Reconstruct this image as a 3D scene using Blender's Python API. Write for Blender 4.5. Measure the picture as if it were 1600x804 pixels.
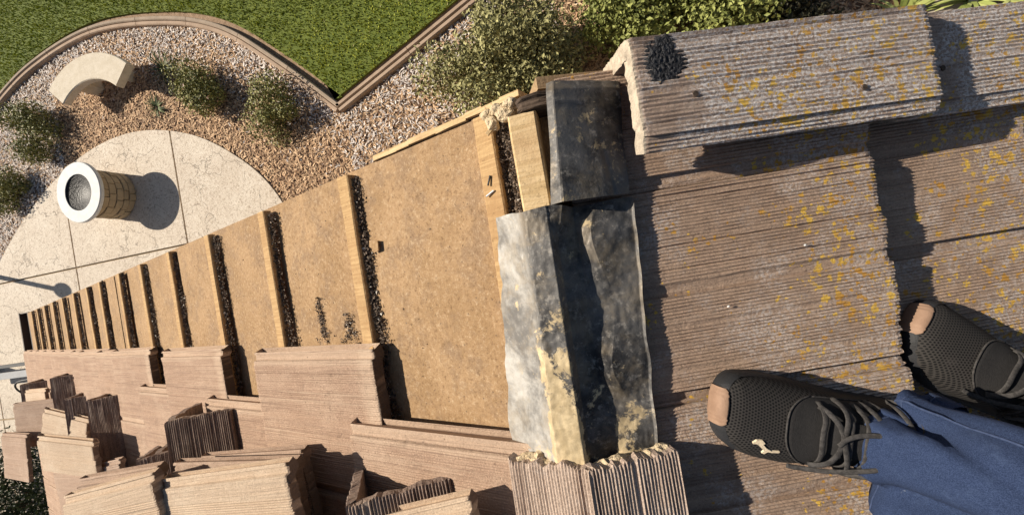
import bpy, math, random
from math import sin, cos, pi, radians, atan2, sqrt, exp
from mathutils import Matrix, Vector, noise
import numpy as np

scn = bpy.context.scene
C = scn.collection
for _o in list(bpy.data.objects):
    bpy.data.objects.remove(_o)

# ------------------------------------------------------------------ camera
AL, RHO, PITCH = radians(13.0), radians(9.26), radians(20.6)
CP, SP = cos(PITCH), sin(PITCH)
view = Vector((-sin(AL), 0, -cos(AL)))
tx = Vector((cos(AL), 0, -sin(AL)))
ty = Vector((0, 1, 0))
rx = cos(RHO) * tx - sin(RHO) * ty
uy = sin(RHO) * tx + cos(RHO) * ty
cam = bpy.data.cameras.new('camera')
cam.sensor_width = 36
cam.lens = 601 / 1600 * 36
cam.clip_start = 0.01
cam.clip_end = 1000
cam_o = bpy.data.objects.new('camera', cam)
C.objects.link(cam_o)
M = Matrix((rx, uy, -view)).transposed().to_4x4()
M.translation = (0.053, 0, 0.58)
cam_o.matrix_world = M
scn.camera = cam_o

# ------------------------------------------------------------------ light
SUN = Vector((-0.87, 0.26, 0.57)).normalized()      # towards the sun
elev = math.asin(SUN.z)
wd = bpy.data.worlds.new('World')
scn.world = wd
wd.use_nodes = True
nt = wd.node_tree
sky = nt.nodes.new('ShaderNodeTexSky')
sky.sky_type = 'NISHITA'
sky.sun_disc = False
sky.sun_elevation = elev
sky.sun_rotation = atan2(SUN.x, SUN.y)
bg = nt.nodes['Background']
bg.inputs['Strength'].default_value = 0.05
nt.links.new(sky.outputs['Color'], bg.inputs['Color'])
sl = bpy.data.lights.new('sun', 'SUN')
sl.energy = 5.0
sl.angle = radians(0.5)
sl.color = (1.0, 0.91, 0.78)
so = bpy.data.objects.new('sun', sl)
so.rotation_euler = SUN.to_track_quat('Z', 'Y').to_euler()
so.location = (-8, 3, 6)
C.objects.link(so)
scn.view_settings.view_transform = 'Standard'
scn.view_settings.look = 'None'
scn.view_settings.exposure = 0.54
scn.view_settings.gamma = 1.0

# ------------------------------------------------------------------ material helpers
class NT:
    def __init__(s, name):
        s.m = bpy.data.materials.new(name)
        s.m.use_nodes = True
        s.t = s.m.node_tree
        s.b = s.t.nodes['Principled BSDF']
        s.b.inputs['Roughness'].default_value = 0.9
        s.b.inputs['Specular IOR Level'].default_value = 0.25
        s._oc = None

    def n(s, ty, **kw):
        nd = s.t.nodes.new(ty)
        for k, v in kw.items():
            setattr(nd, k, v)
        return nd

    def put(s, sock, v):
        if hasattr(v, 'is_linked') or hasattr(v, 'links'):
            s.t.links.new(v, sock)
        else:
            if isinstance(v, (tuple, list)) and len(v) == 3 and sock.type == 'RGBA':
                v = (*v, 1)
            sock.default_value = v

    def coord(s, scale=(1, 1, 1), jitter=True, gen='Object'):
        tc = s.n('ShaderNodeTexCoord')
        mp = s.n('ShaderNodeMapping')
        s.put(mp.inputs['Vector'], tc.outputs[gen])
        mp.inputs['Scale'].default_value = scale
        if jitter:
            oi = s.n('ShaderNodeObjectInfo')
            mu = s.n('ShaderNodeMath', operation='MULTIPLY')
            s.put(mu.inputs[0], oi.outputs['Random'])
            mu.inputs[1].default_value = 57.0
            cb = s.n('ShaderNodeCombineXYZ')
            for i in range(3):
                s.put(cb.inputs[i], mu.outputs[0])
            s.put(mp.inputs['Location'], cb.outputs[0])
        return mp.outputs['Vector']

    def noise(s, vec, scale, detail=4, rough=0.6, dist=0.0):
        nd = s.n('ShaderNodeTexNoise')
        s.put(nd.inputs['Vector'], vec)
        nd.inputs['Scale'].default_value = scale
        nd.inputs['Detail'].default_value = detail
        nd.inputs['Roughness'].default_value = rough
        nd.inputs['Distortion'].default_value = dist
        return nd.outputs['Fac']

    def voro(s, vec, scale, feature='F1', out='Distance', rnd=1.0):
        nd = s.n('ShaderNodeTexVoronoi', feature=feature)
        s.put(nd.inputs['Vector'], vec)
        nd.inputs['Scale'].default_value = scale
        nd.inputs['Randomness'].default_value = rnd
        return nd.outputs[out]

    def ramp(s, fac, a, b, ca=0.0, cb=1.0):
        nd = s.n('ShaderNodeMapRange', clamp=True)
        nd.interpolation_type = 'SMOOTHSTEP'
        s.put(nd.inputs['Value'], fac)
        nd.inputs['From Min'].default_value = a
        nd.inputs['From Max'].default_value = b
        nd.inputs['To Min'].default_value = ca
        nd.inputs['To Max'].default_value = cb
        return nd.outputs['Result']

    def math(s, op, a, b=0.0):
        nd = s.n('ShaderNodeMath', operation=op)
        s.put(nd.inputs[0], a)
        s.put(nd.inputs[1], b)
        return nd.outputs[0]

    def mix(s, fac, a, b):
        nd = s.n('ShaderNodeMix', data_type='RGBA')
        s.put(nd.inputs[0], fac)
        s.put(nd.inputs[6], a)
        s.put(nd.inputs[7], b)
        return nd.outputs[2]

    def sep(s, vec):
        nd = s.n('ShaderNodeSeparateXYZ')
        s.put(nd.inputs[0], vec)
        return nd.outputs

    def col(s, v):
        s.put(s.b.inputs['Base Color'], v)
        return s

    def bump(s, h, strength=0.5, dist=0.002):
        nd = s.n('ShaderNodeBump')
        s.put(nd.inputs['Height'], h)
        nd.inputs['Strength'].default_value = strength
        nd.inputs['Distance'].default_value = dist
        s.put(s.b.inputs['Normal'], nd.outputs[0])
        return s

    def rough(s, v):
        s.put(s.b.inputs['Roughness'], v)
        return s

    def attr(s, name='col'):
        nd = s.n('ShaderNodeAttribute', attribute_name=name)
        return nd.outputs['Color']

MAT = {}

def tile_mat(name, base, dark, light, white=0.0, orange=0.0, streak=1.0, speck=0.35, xlo=0.12, xhi=0.40, pale=None, pale_end=None, shade_end=None, wsh=0.0):
    k = NT(name)
    v = k.coord()
    vs = k.coord((0.35, 9, 9))
    st = k.noise(vs, 9, 4, 0.6)
    big = k.noise(v, 7, 5, 0.65)
    fine = k.noise(v, 330, 3, 0.75)
    mid = k.noise(v, 60, 5, 0.75)
    c = k.mix(k.ramp(st, 0.3, 0.7, 0.5 - 0.5 * streak, 0.5 + 0.5 * streak), dark, base)
    c = k.mix(k.ramp(big, 0.42, 0.72, 0, 0.7), c, light)
    c = k.mix(k.ramp(mid, 0.50, 0.35, 0, 0.45), c, dark)
    c = k.mix(k.ramp(fine, 0.52, 0.70, 0, speck), c, tuple(min(0.8, x * 1.25) for x in light))
    c = k.mix(k.ramp(fine, 0.46, 0.32, 0, 0.65), c, tuple(x * 0.5 for x in dark))
    raw = k.n('ShaderNodeTexCoord').outputs['Object']
    x = k.sep(raw)[0]
    grad = k.ramp(x, xlo, xhi)
    if pale:
        yy = k.sep(raw)[1]
        ed = k.math('ADD', k.ramp(k.math('ADD', x, k.math('MULTIPLY', k.noise(v, 30, 4), 0.05)), 0.085, 0.05, 0, 0.5), k.ramp(yy, 0.036, 0.026, 0, 0.4))
        c = k.mix(k.math('MINIMUM', ed, 0.8), c, pale)
        c = k.mix(k.ramp(k.noise(k.coord((0.05, 6, 6)), 22, 5, 0.8), 0.54, 0.62, 0, 0.8), c, tuple(q * 0.72 for q in dark))
        c = k.mix(k.ramp(k.noise(k.coord((0.08, 5, 5)), 13, 4, 0.7), 0.56, 0.66, 0, 0.6), c, light)
        c = k.mix(k.ramp(k.voro(v, 38), 0.10, 0.05, 0, 0.6), c, tuple(q * 0.4 for q in dark))
        dirt = k.math('MULTIPLY', k.ramp(k.noise(v, 13, 4, 0.7), 0.56, 0.7), k.ramp(mid, 0.45, 0.6))
        c = k.mix(k.math('MULTIPLY', dirt, 0.5), c, tuple(q * 0.55 for q in dark))
    if white:
        w = k.noise(v, 9, 5, 0.7)
        wf = k.noise(v, 210, 4, 0.8)
        m = k.math('MULTIPLY', k.ramp(k.math('ADD', w, k.math('MULTIPLY', grad, 0.17)), 0.50 - wsh, 0.66 - wsh),
                   k.ramp(wf, 0.44, 0.58))
        c = k.mix(k.math('MULTIPLY', m, white), c, (0.70, 0.66, 0.63))
    if orange:
        o = k.noise(v, 13, 4, 0.7)
        area = k.ramp(k.math('ADD', o, k.math('MULTIPLY', grad, 0.20)), 0.52, 0.66)
        of = k.noise(v, 160, 3, 0.7)
        for (sc_, r0) in ((46, 0.40), (95, 0.44)):
            vd = k.voro(v, sc_)
            rr = k.math('MULTIPLY', k.math('MULTIPLY', area, r0), k.ramp(of, 0.25, 0.65))
            m = k.ramp(k.math('SUBTRACT', rr, vd), -0.02, 0.05)
            oc = k.mix(k.ramp(k.noise(v, 24, 2), 0.38, 0.58), (0.52, 0.27, 0.05), (0.72, 0.46, 0.08))
            c = k.mix(k.math('MULTIPLY', m, orange), c, oc)
    if shade_end:  # shade on the head end face, painted into the tile colour
        c = k.mix(k.ramp(x, 0.003, 0.0005, 0, 0.9), c, shade_end)
    if pale_end:
        c = k.mix(k.ramp(x, 0.004, 0.001), c, k.mix(k.ramp(mid, 0.4, 0.6), pale_end, tuple(q * 0.7 for q in pale_end)))
    k.col(c)
    h = k.math('ADD', k.noise(v, 230, 5, 0.8), k.math('MULTIPLY', k.noise(v, 45, 3, 0.6), 0.8))
    k.bump(h, 0.85, 0.004)
    MAT[name] = k.m
    return k.m

tile_mat('weathered_tile', (0.445, 0.31, 0.22), (0.29, 0.20, 0.145), (0.52, 0.38, 0.28), white=0.45, streak=0.7, orange=0.95, xlo=0.15, xhi=0.43)
tile_mat('rake_tile_mat', (0.43, 0.315, 0.24), (0.30, 0.215, 0.165), (0.50, 0.40, 0.33), white=0.9, orange=0.9, xlo=-0.02, xhi=0.25, pale_end=(0.62, 0.52, 0.40), wsh=0.07)
tile_mat('rosy_tile', (0.44, 0.295, 0.205), (0.33, 0.215, 0.15), (0.50, 0.36, 0.26), streak=0.8, speck=0.7, pale=(0.58, 0.44, 0.32), shade_end=(0.07, 0.05, 0.04))
tile_mat('cream_tile', (0.59, 0.45, 0.32), (0.48, 0.35, 0.245), (0.65, 0.52, 0.385), speck=0.4, streak=0.6, shade_end=(0.16, 0.11, 0.08))
tile_mat('tan_tile', (0.43, 0.305, 0.225), (0.34, 0.235, 0.17), (0.50, 0.37, 0.28), speck=0.5, streak=0.6, shade_end=(0.14, 0.10, 0.07))
tile_mat('brown_cap_mat', (0.30, 0.215, 0.17), (0.18, 0.125, 0.10), (0.46, 0.36, 0.28), speck=0.5)

def wood_mat(name, a, b, c2, sc=(0.8, 14, 14)):
    k = NT(name)
    v = k.coord(sc)
    w = k.coord()
    g = k.noise(v, 14, 5, 0.6, 0.6)
    c = k.mix(k.ramp(g, 0.35, 0.65), a, b)
    c = k.mix(k.ramp(k.noise(w, 9, 4), 0.45, 0.75, 0, 0.7), c, c2)
    c = k.mix(k.ramp(k.noise(w, 140, 2), 0.62, 0.72, 0, 0.5), c, tuple(x * 0.45 for x in a))
    k.col(c).bump(k.math('ADD', g, k.noise(w, 160, 3)), 0.5, 0.002)
    MAT[name] = k.m

wood_mat('batten_wood', (0.38, 0.235, 0.11), (0.50, 0.335, 0.165), (0.35, 0.205, 0.095))
wood_mat('pale_wood', (0.46, 0.32, 0.16), (0.62, 0.46, 0.26), (0.42, 0.27, 0.14))
wood_mat('weathered_wood', (0.24, 0.16, 0.09), (0.36, 0.25, 0.14), (0.30, 0.2, 0.11))
wood_mat('rotten_wood_mat', (0.05, 0.035, 0.025), (0.10, 0.07, 0.05), (0.03, 0.02, 0.016))

# roofing felt
k = NT('felt')
v = k.coord(jitter=False)
f1 = k.noise(v, 115, 7, 0.85)
c = k.mix(k.ramp(k.noise(v, 4.0, 6, 0.72), 0.38, 0.62), (0.320, 0.200, 0.100), (0.400, 0.258, 0.138))
c = k.mix(k.ramp(k.noise(v, 9, 6, 0.78), 0.46, 0.64, 0, 0.8), c, (0.265, 0.175, 0.105))
c = k.mix(k.ramp(f1, 0.52, 0.64, 0, 0.75), c, (0.54, 0.395, 0.25))
c = k.mix(k.ramp(f1, 0.48, 0.36, 0, 0.75), c, (0.17, 0.10, 0.05))
c = k.mix(k.ramp(k.voro(v, 60), 0.13, 0.07, 0, 0.7), c, (0.13, 0.09, 0.06))
k.col(c).bump(k.math('ADD', f1, k.math('MULTIPLY', k.noise(v, 12, 4), 1.6)), 0.6, 0.005)
MAT['felt'] = k.m

# flashing metal
k = NT('lead_flashing')
v = k.coord(jitter=True)
d = k.noise(v, 24, 8, 0.72, 0.25)
g = k.noise(v, 11, 6, 0.7, 0.2)
sp_ = k.noise(v, 95, 4, 0.7)
x = k.sep(k.n('ShaderNodeTexCoord').outputs['Object'])
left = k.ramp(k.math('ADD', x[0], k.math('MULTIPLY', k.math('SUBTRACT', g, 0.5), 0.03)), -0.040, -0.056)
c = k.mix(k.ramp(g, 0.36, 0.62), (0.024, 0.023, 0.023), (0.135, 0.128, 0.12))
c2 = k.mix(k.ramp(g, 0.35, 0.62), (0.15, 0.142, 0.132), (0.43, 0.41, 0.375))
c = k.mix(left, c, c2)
c = k.mix(k.ramp(sp_, 0.52, 0.70, 0, 0.55), c, (0.36, 0.33, 0.29))
low = k.ramp(x[1], -0.02, -0.24)
crest = k.math('MULTIPLY', k.ramp(x[0], -0.060, -0.050), k.ramp(x[0], -0.006, -0.012))
rightf = k.ramp(x[0], 0.026, 0.036)
bias = k.math('ADD', k.math('MULTIPLY', low, k.math('ADD', k.math('ADD', k.math('MULTIPLY', crest, 0.22), k.math('MULTIPLY', k.math('MULTIPLY', rightf, k.ramp(x[1], -0.18, -0.28)), 0.12)), k.math('MULTIPLY', k.ramp(x[1], -0.24, -0.33), 0.06))), k.math('ADD', k.ramp(x[1], 0.058, 0.072, 0, 0.045), -0.02))
dd = k.math('ADD', k.math('ADD', d, k.math('MULTIPLY', k.math('SUBTRACT', sp_, 0.5), 0.12)), bias)
dm = k.ramp(dd, 0.585, 0.645)
dust = k.ramp(k.noise(v, 18, 5, 0.7), 0.45, 0.65, 0, 0.42)
c = k.mix(dust, c, (0.27, 0.215, 0.145))
dirt = k.mix(k.ramp(k.noise(v, 60, 4), 0.35, 0.65), (0.42, 0.32, 0.18), (0.60, 0.47, 0.28))
c = k.mix(k.math('MULTIPLY', dm, 0.9), c, dirt)
k.col(c)
k.put(k.b.inputs['Metallic'], k.math('MULTIPLY', k.math('SUBTRACT', 1.0, dm), 0.2))
k.rough(k.ramp(sp_, 0.3, 0.7, 0.45, 0.75))
k.bump(k.math('ADD', k.noise(v, 14, 6, 0.7), k.math('MULTIPLY', k.noise(v, 150, 3, 0.7), 0.2)), 0.5, 0.004)
MAT['lead_flashing'] = k.m

# stamped concrete
k = NT('stamped_concrete')
v = k.coord(jitter=False)
nz = k.noise(v, 2.2, 6, 0.7, 1.2)
c = k.mix(k.ramp(k.noise(v, 1.4, 4), 0.35, 0.7), (0.57, 0.48, 0.375), (0.64, 0.555, 0.445))
fl = k.noise(v, 19, 6, 0.75, 1.5)
c = k.mix(k.ramp(fl, 0.52, 0.58, 0, 0.75), c, (0.34, 0.26, 0.19))
c = k.mix(k.ramp(fl, 0.46, 0.36, 0, 0.7), c, (0.70, 0.62, 0.52))
wp = k.n('ShaderNodeVectorMath', operation='ADD')
k.put(wp.inputs[0], v)
cc = k.n('ShaderNodeTexNoise')
k.put(cc.inputs['Vector'], v)
cc.inputs['Scale'].default_value = 2.6
cc.inputs['Detail'].default_value = 5
k.put(wp.inputs[1], cc.outputs['Color'])
cr = k.voro(wp.outputs[0], 1.15, 'DISTANCE_TO_EDGE')
crm = k.math('MULTIPLY', k.ramp(cr, 0.011, 0.004), k.ramp(nz, 0.42, 0.55))
c = k.mix(k.math('MULTIPLY', crm, 0.7), c, (0.26, 0.21, 0.16))
k.col(c).rough(0.75).bump(k.math('ADD', fl, k.math('MULTIPLY', crm, -1.5)), 0.6, 0.012)
MAT['stamped_concrete'] = k.m

def plain(name, a, b, scale=20, rough=0.9, bs=0.4, bd=0.003, c3=None, fine=200):
    k = NT(name)
    v = k.coord()
    c = k.mix(k.ramp(k.noise(v, scale, 5, 0.65), 0.35, 0.65), a, b)
    ff = k.noise(v, fine, 3, 0.7)
    if c3:
        c = k.mix(k.ramp(ff, 0.56, 0.68, 0, 0.8), c, c3)
    k.col(c).rough(rough).bump(ff, bs, bd)
    MAT[name] = k.m
    return k

plain('bench_stone', (0.58, 0.50, 0.38), (0.66, 0.58, 0.46), 9, c3=(0.46, 0.40, 0.31), fine=60, bd=0.006)
plain('cap_stone', (0.58, 0.57, 0.55), (0.66, 0.65, 0.62), 12, rough=0.65, c3=(0.46, 0.45, 0.43), fine=70)
plain('column_stone', (0.36, 0.275, 0.175), (0.42, 0.325, 0.21), 3, c3=(0.32, 0.24, 0.155), fine=40, bd=0.01)
plain('column_core', (0.34, 0.26, 0.165), (0.38, 0.29, 0.19), 5)
plain('kerb_rose', (0.37, 0.265, 0.185), (0.45, 0.33, 0.235), 5, c3=(0.36, 0.26, 0.2), fine=40, bd=0.006)
plain('kerb_grey', (0.31, 0.24, 0.175), (0.39, 0.30, 0.22), 5, c3=(0.27, 0.23, 0.19), fine=40, bd=0.006)
plain('path_concrete', (0.44, 0.37, 0.28), (0.50, 0.43, 0.33), 5, c3=(0.4, 0.33, 0.26), fine=60)
plain('soil', (0.24, 0.155, 0.095), (0.36, 0.245, 0.16), 14, c3=(0.46, 0.35, 0.25), fine=50, bd=0.03)
plain('turf', (0.10, 0.13, 0.022), (0.14, 0.17, 0.03), 6, bd=0.02, fine=60)
plain('stucco', (0.52, 0.44, 0.34), (0.56, 0.48, 0.38), 5)
plain('gutter_metal', (0.075, 0.052, 0.042), (0.10, 0.07, 0.055), 5, rough=0.6)
plain('black_metal', (0.018, 0.017, 0.017), (0.026, 0.025, 0.024), 5, rough=0.5)
plain('grey_metal', (0.30, 0.30, 0.30), (0.36, 0.36, 0.36), 5, rough=0.45)
plain('sole_rubber', (0.020, 0.020, 0.021), (0.030, 0.030, 0.032), 30, rough=0.6)
plain('toe_leather', (0.235, 0.145, 0.095), (0.285, 0.18, 0.12), 60, rough=0.7, fine=300, bd=0.001)
plain('logo_cream', (0.62, 0.50, 0.34), (0.66, 0.54, 0.38), 60, rough=0.5)
plain('lace_cloth', (0.034, 0.031, 0.029), (0.070, 0.064, 0.060), 200, fine=900, bs=0.8, bd=0.001)
plain('skin', (0.42, 0.26, 0.19), (0.47, 0.30, 0.22), 20, rough=0.6)
plain('tar', (0.016, 0.016, 0.018), (0.035, 0.035, 0.038), 90, rough=0.55, c3=(0.10, 0.10, 0.105), fine=160, bs=1, bd=0.006)
plain('mortar', (0.52, 0.40, 0.25), (0.62, 0.50, 0.33), 60, c3=(0.26, 0.19, 0.12), fine=130, bs=1, bd=0.006)
plain('zinc_nail', (0.55, 0.56, 0.57), (0.6, 0.6, 0.62), 60, rough=0.35)
plain('bark', (0.10, 0.07, 0.05), (0.15, 0.11, 0.08), 30)

# shoe mesh cloth
k = NT('shoe_mesh')
v = k.coord(jitter=False)
xyz = k.sep(v)
KW = 2 * pi / 0.0035
wsum = None
for ang in (0, 60, 120):
    ph_ = k.math('MULTIPLY', k.math('ADD', k.math('MULTIPLY', xyz[0], cos(radians(ang))), k.math('MULTIPLY', xyz[1], sin(radians(ang)))), KW)
    cw_ = k.math('COSINE', ph_)
    wsum = cw_ if wsum is None else k.math('ADD', wsum, cw_)
hole = k.ramp(wsum, -0.4, 0.9)
c = k.mix(hole, (0.036, 0.032, 0.029), (0.003, 0.003, 0.003))
c = k.mix(k.ramp(k.noise(v, 40, 3), 0.55, 0.75, 0, 0.4), c, (0.05, 0.044, 0.04))
k.col(c).rough(0.8).bump(hole, -0.9, 0.0016)
MAT['shoe_mesh'] = k.m
k = NT('shoe_panel')
v = k.coord(jitter=False)
k.col(k.mix(k.noise(v, 300, 2), (0.014, 0.013, 0.013), (0.030, 0.028, 0.027))).bump(k.noise(v, 700, 2), 0.6, 0.001)
MAT['shoe_panel'] = k.m
# denim-like cloth
k = NT('navy_cloth')
v = k.coord(jitter=False)
w1 = k.noise(v, 1100, 3, 0.7)
w2 = k.noise(v, 60, 5, 0.75)
ww = k.math('ADD', w1, k.math('MULTIPLY', w2, 0.5))
c = k.mix(k.ramp(w1, 0.38, 0.64), (0.011, 0.021, 0.054), (0.034, 0.053, 0.115))
c = k.mix(k.ramp(w2, 0.5, 0.75, 0, 0.45), c, (0.048, 0.072, 0.14))
dust = k.math('MULTIPLY', k.ramp(k.noise(v, 75, 3, 0.6), 0.66, 0.74), k.ramp(k.noise(v, 9, 2), 0.5, 0.62))
c = k.mix(k.math('MULTIPLY', dust, 0.55), c, (0.42, 0.45, 0.5))
k.col(c).rough(0.95).bump(k.math('ADD', ww, k.math('MULTIPLY', k.noise(v, 35, 4), 1.0)), 0.5, 0.0016)
MAT['navy_cloth'] = k.m
plain('seam_thread', (0.028, 0.043, 0.092), (0.045, 0.064, 0.125), 300)
# glossy dome
k = NT('dark_glass')
v = k.coord()
k.col(k.mix(k.ramp(k.noise(v, 45, 3, 0.8), 0.55, 0.68), (0.006, 0.005, 0.004), (0.07, 0.05, 0.035))).rough(0.45)
k.b.inputs['Specular IOR Level'].default_value = 0.2
k.bump(k.noise(v, 40, 4), 0.5, 0.02)
MAT['dark_glass'] = k.m

def attr_mat(name, rough=0.85, trans=0.0):
    k = NT(name)
    k.col(k.attr()).rough(rough)
    MAT[name] = k.m
attr_mat('chips')
attr_mat('blades', 0.7)
attr_mat('leaves', 0.6)
attr_mat('grains', 0.95)

# ------------------------------------------------------------------ object helpers
ROOT = {}

def tag(o, label=None, cat=None, group=None, kind=None):
    if label: o['label'] = label
    if cat: o['category'] = cat
    if group: o['group'] = group
    if kind: o['kind'] = kind
    return o

def mesh(name, verts, faces, mat, smooth=False, cols=None):
    me = bpy.data.meshes.new(name)
    me.from_pydata([tuple(v) for v in verts], [], faces)
    mats = mat if isinstance(mat, (list, tuple)) else [mat]
    for mm in mats:
        me.materials.append(MAT[mm])
    if smooth:
        me.polygons.foreach_set('use_smooth', [True] * len(me.polygons))
    if cols is not None:
        at = me.color_attributes.new('col', 'FLOAT_COLOR', 'POINT')
        at.data.foreach_set('color', np.asarray(cols, dtype=np.float32).ravel())
    me.update()
    return me

def obj(name, me, parent=None, M=None):
    o = bpy.data.objects.new(name, me)
    C.objects.link(o)
    M = Matrix.Identity(4) if M is None else M
    if parent is not None:
        o.parent = parent
        o.matrix_basis = ROOT[parent.name].inverted() @ M
    else:
        o.matrix_basis = M
    ROOT[o.name] = M.copy()
    return o

def empty(name, loc, label, cat, group=None):
    o = bpy.data.objects.new(name, None)
    o.empty_display_size = 0.1
    C.objects.link(o)
    o.location = loc
    ROOT[o.name] = Matrix.Translation(loc)
    return tag(o, label, cat, group)

class MB:
    def __init__(s): s.v, s.f = [], []
    def add(s, vs, fs):
        b = len(s.v)
        s.v += [tuple(x) for x in vs]
        s.f += [tuple(b + i for i in f) for f in fs]
        return s
    def box(s, c, d, M=None, jit=0, bev=0.0):
        x, y, z = (q / 2 for q in d)
        if bev:
            b = min(bev, x * .45, y * .45, z * .45)
            pr = [(-x + b, -y), (x - b, -y), (x, -y + b), (x, y - b), (x - b, y), (-x + b, y), (-x, y - b), (-x, -y + b)]
            lv = [(-z, 0.0), (-z + b, 1), (z - b, 1), (z, 0)]
            vs = []
            for (zz, q) in ((-z, 0), (-z + b, 1), (z - b, 1), (z, 0)):
                for (px, py) in pr:
                    sx = (x - b) / x if not q else 1
                    sy = (y - b) / y if not q else 1
                    vs.append((px * sx, py * sy, zz))
            fs = [tuple(range(7, -1, -1)), tuple(range(24, 32))]
            for L in range(3):
                for i in range(8):
                    fs.append((L * 8 + i, L * 8 + (i + 1) % 8, L * 8 + 8 + (i + 1) % 8, L * 8 + 8 + i))
        else:
            vs = [(a, b_, c_) for a in (-x, x) for b_ in (-y, y) for c_ in (-z, z)]
            fs = [(0, 1, 3, 2), (4, 6, 7, 5), (0, 4, 5, 1), (2, 3, 7, 6), (0, 2, 6, 4), (1, 5, 7, 3)]
        vs = [Vector(v_) + Vector(c) + Vector((random.uniform(-jit, jit), random.uniform(-jit, jit), random.uniform(-jit, jit))) for v_ in vs]
        if M is not None: vs = [M @ v_ for v_ in vs]
        return s.add(vs, fs)
    def tube(s, pts, r, n=8, flat=1.0, up=None, cap=True):
        pts = [Vector(p) for p in pts]
        rr = r if isinstance(r, (list, tuple)) else [r] * len(pts)
        vs, fs = [], []
        prev = None
        for i, p in enumerate(pts):
            t = (pts[min(i + 1, len(pts) - 1)] - pts[max(i - 1, 0)]).normalized()
            ref = up if up is not None else (prev if prev is not None else (Vector((0, 0, 1)) if abs(t.z) < 0.9 else Vector((1, 0, 0))))
            a = t.cross(ref)
            if a.length < 1e-4: a = t.cross(Vector((0.3, 1, 0.2)))
            a.normalize(); b = a.cross(t); prev = b
            for j in range(n):
                w = 2 * pi * j / n
                vs.append(p + rr[i] * (cos(w) * a + flat * sin(w) * b))
        for i in range(len(pts) - 1):
            for j in range(n):
                fs.append((i * n + j, i * n + (j + 1) % n, i * n + n + (j + 1) % n, i * n + n + j))
        if cap:
            fs.append(tuple(range(n - 1, -1, -1)))
            m = (len(pts) - 1) * n
            fs.append(tuple(range(m, m + n)))
        return s.add(vs, fs)
    def prism(s, poly, z0, z1):
        n = len(poly)
        vs = [(p[0], p[1], z0) for p in poly] + [(p[0], p[1], z1) for p in poly]
        fs = [tuple(range(n - 1, -1, -1)), tuple(range(n, 2 * n))] + [(i, (i + 1) % n, n + (i + 1) % n, n + i) for i in range(n)]
        return s.add(vs, fs)
    def build(s, name, mat, parent=None, M=None, smooth=False):
        return obj(name, mesh(name, s.v, s.f, mat, smooth), parent, M)

def ccw(poly):
    a = sum(poly[i][0] * poly[(i + 1) % len(poly)][1] - poly[(i + 1) % len(poly)][0] * poly[i][1] for i in range(len(poly)))
    return poly if a > 0 else poly[::-1]

def inside(x, y, poly):
    r = False
    n = len(poly)
    j = n - 1
    for i in range(n):
        xi, yi = poly[i]; xj, yj = poly[j]
        if (yi > y) != (yj > y) and x < (xj - xi) * (y - yi) / (yj - yi) + xi: r = not r
        j = i
    return r

def clip(poly, a, b, c):                      # keep a*x + b*y <= c
    out = []
    for i in range(len(poly)):
        p, q = poly[i], poly[(i + 1) % len(poly)]
        dp, dq = a * p[0] + b * p[1] - c, a * q[0] + b * q[1] - c
        if dp <= 0: out.append(p)
        if dp * dq < 0:
            t = dp / (dp - dq)
            out.append((p[0] + t * (q[0] - p[0]), p[1] + t * (q[1] - p[1])))
    return out

def spline(pts, n=8):
    out = []
    P = [pts[0]] + list(pts) + [pts[-1]]
    for i in range(1, len(P) - 2):
        for j in range(n):
            t = j / n
            out.append(tuple(0.5 * ((2 * P[i][d]) + (-P[i - 1][d] + P[i + 1][d]) * t + (2 * P[i - 1][d] - 5 * P[i][d] + 4 * P[i + 1][d] - P[i + 2][d]) * t * t + (-P[i - 1][d] + 3 * P[i][d] - 3 * P[i + 1][d] + P[i + 2][d]) * t ** 3) for d in range(len(pts[0]))))
    out.append(tuple(pts[-1]))
    return out

# roof frames: local x runs down the slope, z stands off the slope
FR = Matrix(((CP, 0, SP, 0), (0, 1, 0, 0), (-SP, 0, CP, 0), (0, 0, 0, 1)))
FL = Matrix(((-CP, 0, -SP, 0), (0, -1, 0, 0), (-SP, 0, CP, 0), (0, 0, 0, 1)))
def LP(s, y, h): return FL @ Vector((s, -y, h))
def RP(s, y, h): return FR @ Vector((s, y, h))
def rotY(a): return Matrix.Rotation(a, 4, 'Y')
T = Matrix.Translation
ZG = -4.42

# ------------------------------------------------------------------ profile tiles (ribbed concrete)
def resample(pts, d):
    out = []
    for a, b in zip(pts[:-1], pts[1:]):
        a, b = Vector(a), Vector(b)
        n = max(1, round((b - a).length / d))
        out += [a.lerp(b, i / n) for i in range(n)]
    out.append(Vector(pts[-1]))
    return out

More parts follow.
